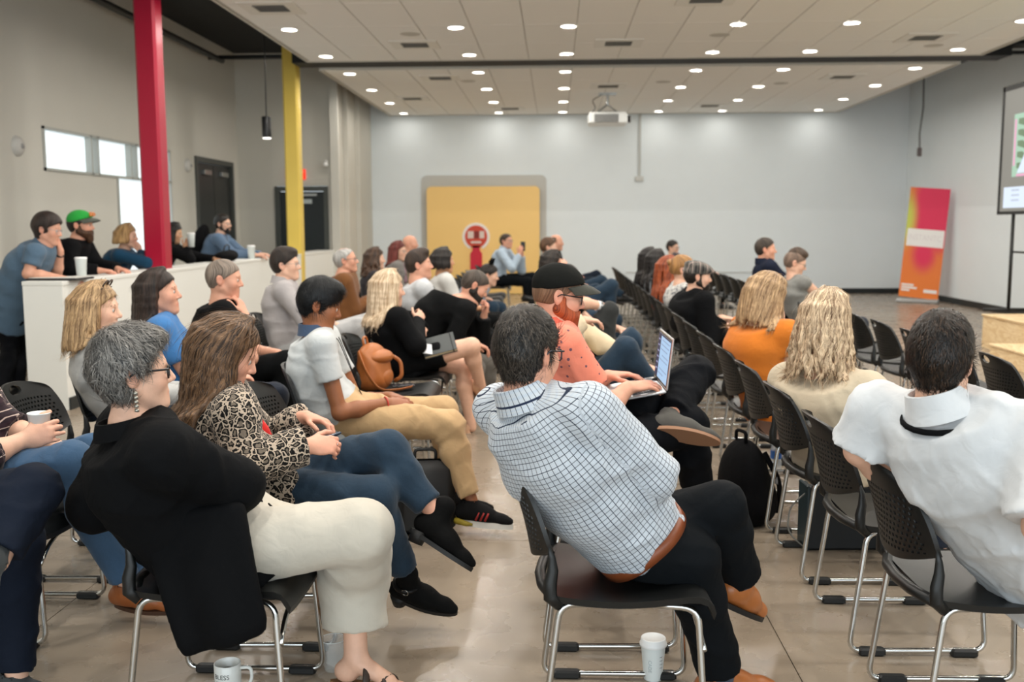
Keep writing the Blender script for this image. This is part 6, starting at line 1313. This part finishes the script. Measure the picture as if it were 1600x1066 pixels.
# clear plastic cup by the sandal
pc=thing('plastic_cup','clear plastic tumbler standing on the floor behind the sandalled foot','cup',tuple(onz(522,1046,0)))
MB().lathe([(.0001,.003),(.029,0),(.031,.004),(.0335,.02),(.034,.028),(.041,.105),(.0425,.107),(.040,.105),(.0325,.03),(.0001,.006)],n=32,cap=False).obj('tumbler',glass('clear_plastic',(235,240,240),.22,.05),pc,True)
MB().tube([(.0425*math.cos(t),.0425*math.sin(t),.107) for t in np.linspace(0,6.283,29)[:-1]],.0014,6,True).obj('rim',glass('clear_rim',(245,250,250),.7,.05),pc,True)
# held paper cup
a=P_plaid.arms[-1]; cpos=a['w']+a['d']*.085+np.cross(a['n'],a['d'])*0-a['n']*.045
hc=thing('paper_cup','white paper cup held by the person in plaid at the left edge','cup',tuple(at(62,668,3.475)-A(0,0,.05)))
MB().lathe([(.0001,.002),(.028,0),(.0385,.1),(.040,.101),(.040,.105),(.0375,.104),(.0275,.006),(.0001,.005)],n=32,cap=False).obj('cup_body',plain('paper_white',(226,232,230),.6),hc,True)
# tumblers and cups on the half-wall
def tumbler(x,y,z,h,r,label,lid=True,name='tumbler'):
    t=thing(name,label,'cup',(x,y,z)); MB().lathe([(.0001,.002),(r*.78,0),(r,h*.97),(r*1.04,h)],n=28).obj('cup_body',plain('paper_white',(226,232,230),.6),t,True)
    if lid: MB().lathe([(r*1.06,h-.008),(r*1.08,h),(r*.9,h+.008),(.0001,h+.009)],n=28,cap=False).obj('lid',plain('lid_white',(240,240,238),.35),t,True)
p_=at(128,438,8.35); tumbler(p_[0],8.35,1.035,.165,.048,'tall white tumbler on the half-wall in front of the man in the green cap')
MB().tube([(0,0,.16),(.01,0,.25)],.004,6).obj('straw',plain('straw_dark',(40,40,42),.5),bpy.data.objects['tumbler'],True)
p_=at(355,400,13.0); tumbler(-3.98,12.95,1.035,.17,.05,'white cup on the half-wall by the man in slate blue')
a=P_cup.arms[-1]; q_=a['w']+a['d']*.09; tumbler(q_[0]+.05,q_[1]-.03,q_[2]-.07,.16,.045,'white cup held by the woman beside the crimson column')
tr_=thing('clipboard','dark tray with papers lying on the near end of the half-wall','clipboard',(-4.03,7.98,1.036)); MB().box(-.22,-.16,0,.2,.16,.018,.005).obj('board',plain('tray_dark',(34,32,34),.5),tr_); MB().box(-.2,-.14,.018,.18,.13,.022).obj('paper',plain('paper_sheet',(214,212,204),.7),tr_)
v,f_=solid([ell(A(0,0,.06),A(.13,.2,.07),None,.03),ell(A(.03,.1,.08),A(.08,.1,.06),None,.03)],.012,(),(),dict(amp=.01,freq=20,seed=6)); hb=thing('handbag','black handbag lying on the half-wall next to the woman in black','bag',(-4.02,12.05,1.035)); link('bag_body',mkmesh('bag_body',v,f_,cloth((17,17,20)),True,dict(bc=v)),hb); MB().tube(fillet([(.0,-.12,.09),(.02,-.08,.2),(.02,.08,.2),(0,.12,.09)],.05),.008,6).obj('strap',plain('strap_black',(20,20,20),.5),hb,True)
# laptop on the bearded man's lap
A0,B0,C0=at(938,618,4.22),at(1036,582,4.62),at(1026,592,4.30)
lp=thing('laptop','open silver laptop with a lit screen on the bearded man\'s lap','laptop',tuple(at(992,606,4.36)-A(0,0,.012)),math.radians(4))
lp.rotation_euler=(math.radians(2),math.radians(-10),math.radians(3))
SIL=plain('laptop_silver',(200,202,204),.3,.7)
MB().box(-.12,-.165,0,.115,.165,.012,.004).obj('base',SIL,lp); kb=MB().box(-.03,-.145,.0121,.10,.145,.0135).obj('keyboard',plain('key_bed',(150,152,156),.5),lp)
for r in range(5):
    for c in range(12): MB().box(-.026+r*.0245,-.142+c*.0238,.0135,-.005+r*.0245,-.121+c*.0238,.0155).obj('key',plain('key_grey',(64,66,70),.5),kb)
MB().box(-.105,-.05,.0121,-.04,.05,.0128).obj('trackpad',plain('pad_grey',(176,178,180),.35),lp)
sc_=empty('lid_hinge',(.115,0,.012)); bpy.data.objects.remove(sc_)
lid=MB().box(-.004,-.165,0,.004,.165,.225,.003).obj('screen_lid',SIL,lp,False,(.117,0,.010)); lid.rotation_euler=(0,math.radians(16),0)
MB().box(-.0052,-.158,.010,-.0042,.158,.217).obj('bezel',plain('bezel_black',(14,14,16),.3),lid); MB().box(-.0058,-.150,.018,-.0052,.150,.210).obj('display',emit('display_blue',(168,200,232),1.),lid); MB().box(-.0063,.085,.018,-.0058,.150,.205).obj('side_pane',emit('display_navy',(40,42,74),1.),lid); MB().box(-.0063,-.150,.203,-.0058,.150,.210).obj('title_bar',emit('display_navy',(40,42,74),1.),lid)
for k,(a_,b_,z_) in enumerate(((-.13,.05,.185),(-.13,.07,.165),(-.10,.07,.145),(-.13,.02,.12),(-.12,.07,.10),(-.13,.06,.06),(-.05,.07,.04))): MB().box(-.0063,a_,z_,-.0058,b_,z_+.006).obj('text_line',emit('display_line',(140,166,200),1.),lid)
for k in range(6): MB().box(-.0068,.095,.18-.026*k,-.0063,.138,.186-.026*k).obj('text_line',emit('display_line2',(150,150,190),1.),lid)
# phone of the leopard woman
ph=thing('smartphone','smartphone in a dark case held by the woman in leopard print','phone',tuple(at(508,688,3.47))); ph.rotation_euler=(math.radians(10),math.radians(-24),math.radians(-52))
MB().box(-.072,-.036,-.004,.072,.036,.005,.003).obj('case',plain('phone_case',(36,52,70),.35),ph); MB().box(-.066,-.031,.005,.066,.031,.0058).obj('display',emit('phone_screen',(110,150,176),.8),ph)
pf=thing('smartphone','black smartphone held up by the man in light blue','phone',tuple(at(817,385,16.4))); MB().box(-.038,-.006,-.075,.038,.006,.075,.004).obj('case',plain('phone_black',(12,12,14),.3),pf); MB().box(-.03,-.0075,.03,-.005,-.006,.06,.0005).obj('camera_bump',plain('phone_lens',(40,40,44),.2),pf)
# notebook and card of the blonde woman
nbk=thing('notebook','dark grey notebook with cream pages on the lap of the woman in the black skirt','notebook',tuple(at(686,540,6.72))); nbk.rotation_euler=(math.radians(38),math.radians(-14),math.radians(8)); MB().box(-.11,-.08,-.009,.11,.08,.009).obj('pages',plain('pages_cream',(222,206,170),.8),nbk); MB().box(-.114,-.084,.009,.114,.084,.013).box(-.114,-.084,-.013,.114,.084,-.009).obj('cover',plain('cover_grey',(72,76,76),.6),nbk); MB().box(.085,-.085,-.0135,.092,.085,.0145).obj('elastic_band',plain('band_black',(24,24,24),.7),nbk)
cd_=thing('paper_card','white folded card beside the grey notebook','card',tuple(at(664,545,6.62))); cd_.rotation_euler=(math.radians(40),math.radians(10),math.radians(20)); MB().box(-.05,-.045,-.002,.05,.045,.0,).box(-.05,-.045,.002,.048,.045,.004).obj('sheets',plain('paper_sheet',(222,224,228),.7),cd_)
# small phone left on the empty seat
sp_=thing('smartphone','dark phone lying on the empty seat beside the brown backpack','phone',(-.96,6.17,.462),math.radians(20)); MB().box(-.075,-.037,0,.075,.037,.009,.003).obj('case',plain('phone_case2',(38,36,38),.3),sp_); MB().box(-.07,-.033,.009,.07,.033,.0095).obj('glass_face',plain('phone_glass',(60,60,66),.1),sp_)
# brown leather backpack on the empty seat
LE=plain('cognac_leather',(168,98,46),.42,0,.14,14,.12)
bb=thing('leather_backpack','small cognac brown leather backpack on an empty seat','backpack',(-1.13,6.12,.455),math.radians(-12))
v,f_=solid([ell(A(0,0,.13),A(.10,.135,.14),None,.02),ell(A(.0,0,.06),A(.105,.14,.075),None,.05),ell(A(-.02,0,.23),A(.06,.09,.05),None,.05)],.008,(),[(A(0,0,.0),A(0,0,-1))],dict(amp=.007,freq=20,seed=12)); link('bag_body',mkmesh('bag_body',v,f_,LE),bb)
v,f_=solid([ell(A(.085,-.0,.075),A(.032,.082,.058),None,.02)],.007,(),(),dict(amp=.004,freq=30,seed=3)); link('front_pocket',mkmesh('front_pocket',v,f_,LE),bb)
v,f_=solid([ell(A(.035,0,.2),A(.085,.112,.05),None,.02)],.007,(),[(A(0,0,.165),A(0,0,-1))]); link('flap',mkmesh('flap',v,f_,LE),bb)
MB().tube(fillet([(-.05,-.03,.26),(-.06,-.03,.32),(-.06,.03,.32),(-.05,.03,.26)],.03),.008,8).obj('handle',LE,bb,True); MB().tube(fillet([(-.06,-.1,.24),(.02,-.17,.12),(.1,-.16,.012),(.2,-.1,.012),(.24,.02,.014)],.06),.014,8,flat=.35,up=(0,0,1)).obj('shoulder_strap',LE,bb,True); MB().tube(fillet([(.07,.1,.2),(.13,.13,.16),(.14,.12,.06),(.09,.11,.03)],.04),.012,8,flat=.4).obj('side_loop',LE,bb,True)
# black backpack on the floor
FB=cloth((17,18,20)); c0=onz(1160,815,0)
kb=thing('black_backpack','black backpack slumped on the floor behind the empty right row','backpack',(c0[0],c0[1],0),math.radians(25))
v,f_=solid([ell(A(0,0,.2),A(.11,.16,.22),None,.02),ell(A(.02,0,.09),A(.13,.17,.11),None,.06),ell(A(.07,-.02,.14),A(.07,.12,.12),None,.04)],.009,(),[(A(0,0,.0),A(0,0,-1))],dict(amp=.012,freq=14,seed=5)); link('bag_body',mkmesh('bag_body',v,f_,FB,True,dict(bc=v)),kb)
MB().tube(fillet([(-.02,-.04,.41),(-.02,-.04,.46),(-.02,.04,.46),(-.02,.04,.41)],.03),.009,8).obj('handle',FB,kb,True); MB().tube(fillet([(.06,-.08,.36),(.15,-.1,.2),(.14,-.08,.05)],.06),.014,8,flat=.4).obj('shoulder_strap',FB,kb,True); MB().box(.12,-.1,.2,.135,-.07,.24,.004).obj('buckle',plain('buckle_grey',(150,150,150),.4),kb); MB().tube(fillet([(.13,-.1,.2),(.15,0,.23),(.12,.09,.2)],.05),.004,6).obj('zip',plain('zip_grey',(70,72,74),.4),kb,True)
# black box / bag under the right chairs
q0=onz(1256,858,0); bx=thing('laptop_bag','slim black rectangular case standing on the floor under the right chairs','case',(q0[0],q0[1],0),math.radians(3))
b=MB().box(0,-.03,0,.40,.09,.30,.012).obj('case_body',plain('case_black',(15,17,19),.6,0,.05,200,.1),bx); MB().box(-.004,-.034,.0,.012,.094,.302,.004).obj('case_edge',plain('case_teal',(24,44,50),.4),bx); MB().tube(fillet([(-.0,.0,.26),(-.07,.0,.2),(-.08,.0,.08),(.0,-.02,.01)],.06),.004,6).obj('cord',plain('cord_grey2',(120,118,112),.5),bx,True)
# dark bag on the floor behind the jeans leg
q1=onz(664,838,0); b2=thing('black_bag','black rounded laptop bag standing on the floor behind the crossed jeans','bag',(q1[0],q1[1]+.05,0),math.radians(8)); b=MB().box(-.14,-.06,0,.14,.06,.36,.04).obj('bag_body',plain('bag_black',(22,23,24),.6,0,.05,200,.1),b2); smooth_by_angle(b.data,50); MB().box(-.11,-.075,.03,.11,-.06,.2,.008).obj('front_pocket',plain('bag_black2',(28,29,30),.6),b2); MB().tube(fillet([(-.05,0,.36),(-.05,0,.41),(.05,0,.41),(.05,0,.36)],.03),.008,8).obj('handle',plain('bag_black2',(28,29,30),.6),b2,True)
# water bottle
wb=thing('water_bottle','clear plastic water bottle with a blue label on the floor between chair legs','bottle',tuple(onz(1212,738,0)))
MB().lathe([(.0001,.004),(.03,0),(.033,.006),(.033,.07),(.031,.075),(.033,.08),(.033,.14),(.025,.17),(.013,.19),(.013,.2)],n=24).obj('bottle_body',glass('bottle_clear',(232,240,244),.3,.05),wb,True); MB().lathe([(.0338,.085),(.0338,.135)],n=24,cap=False).obj('bottle_label',plain('label_blue',(40,96,170),.4),wb,True); MB().lathe([(.0145,.195),(.0145,.212),(.0001,.213)],n=16,cap=False).obj('bottle_cap',plain('cap_white',(236,238,240),.4),wb,True)
# white pad with papers on the seat before the black trousers
pp=thing('paper_pad','small white pad on the empty seat behind the leopard jacket','paper',(-2.0,5.95,.47),math.radians(10)); MB().box(-.08,-.1,0,.08,.1,.012).obj('sheets',plain('paper_sheet',(222,224,228),.7),pp); MB().box(-.083,-.103,-.006,.083,.103,0).obj('backing',plain('pad_backing',(120,120,116),.7),pp)
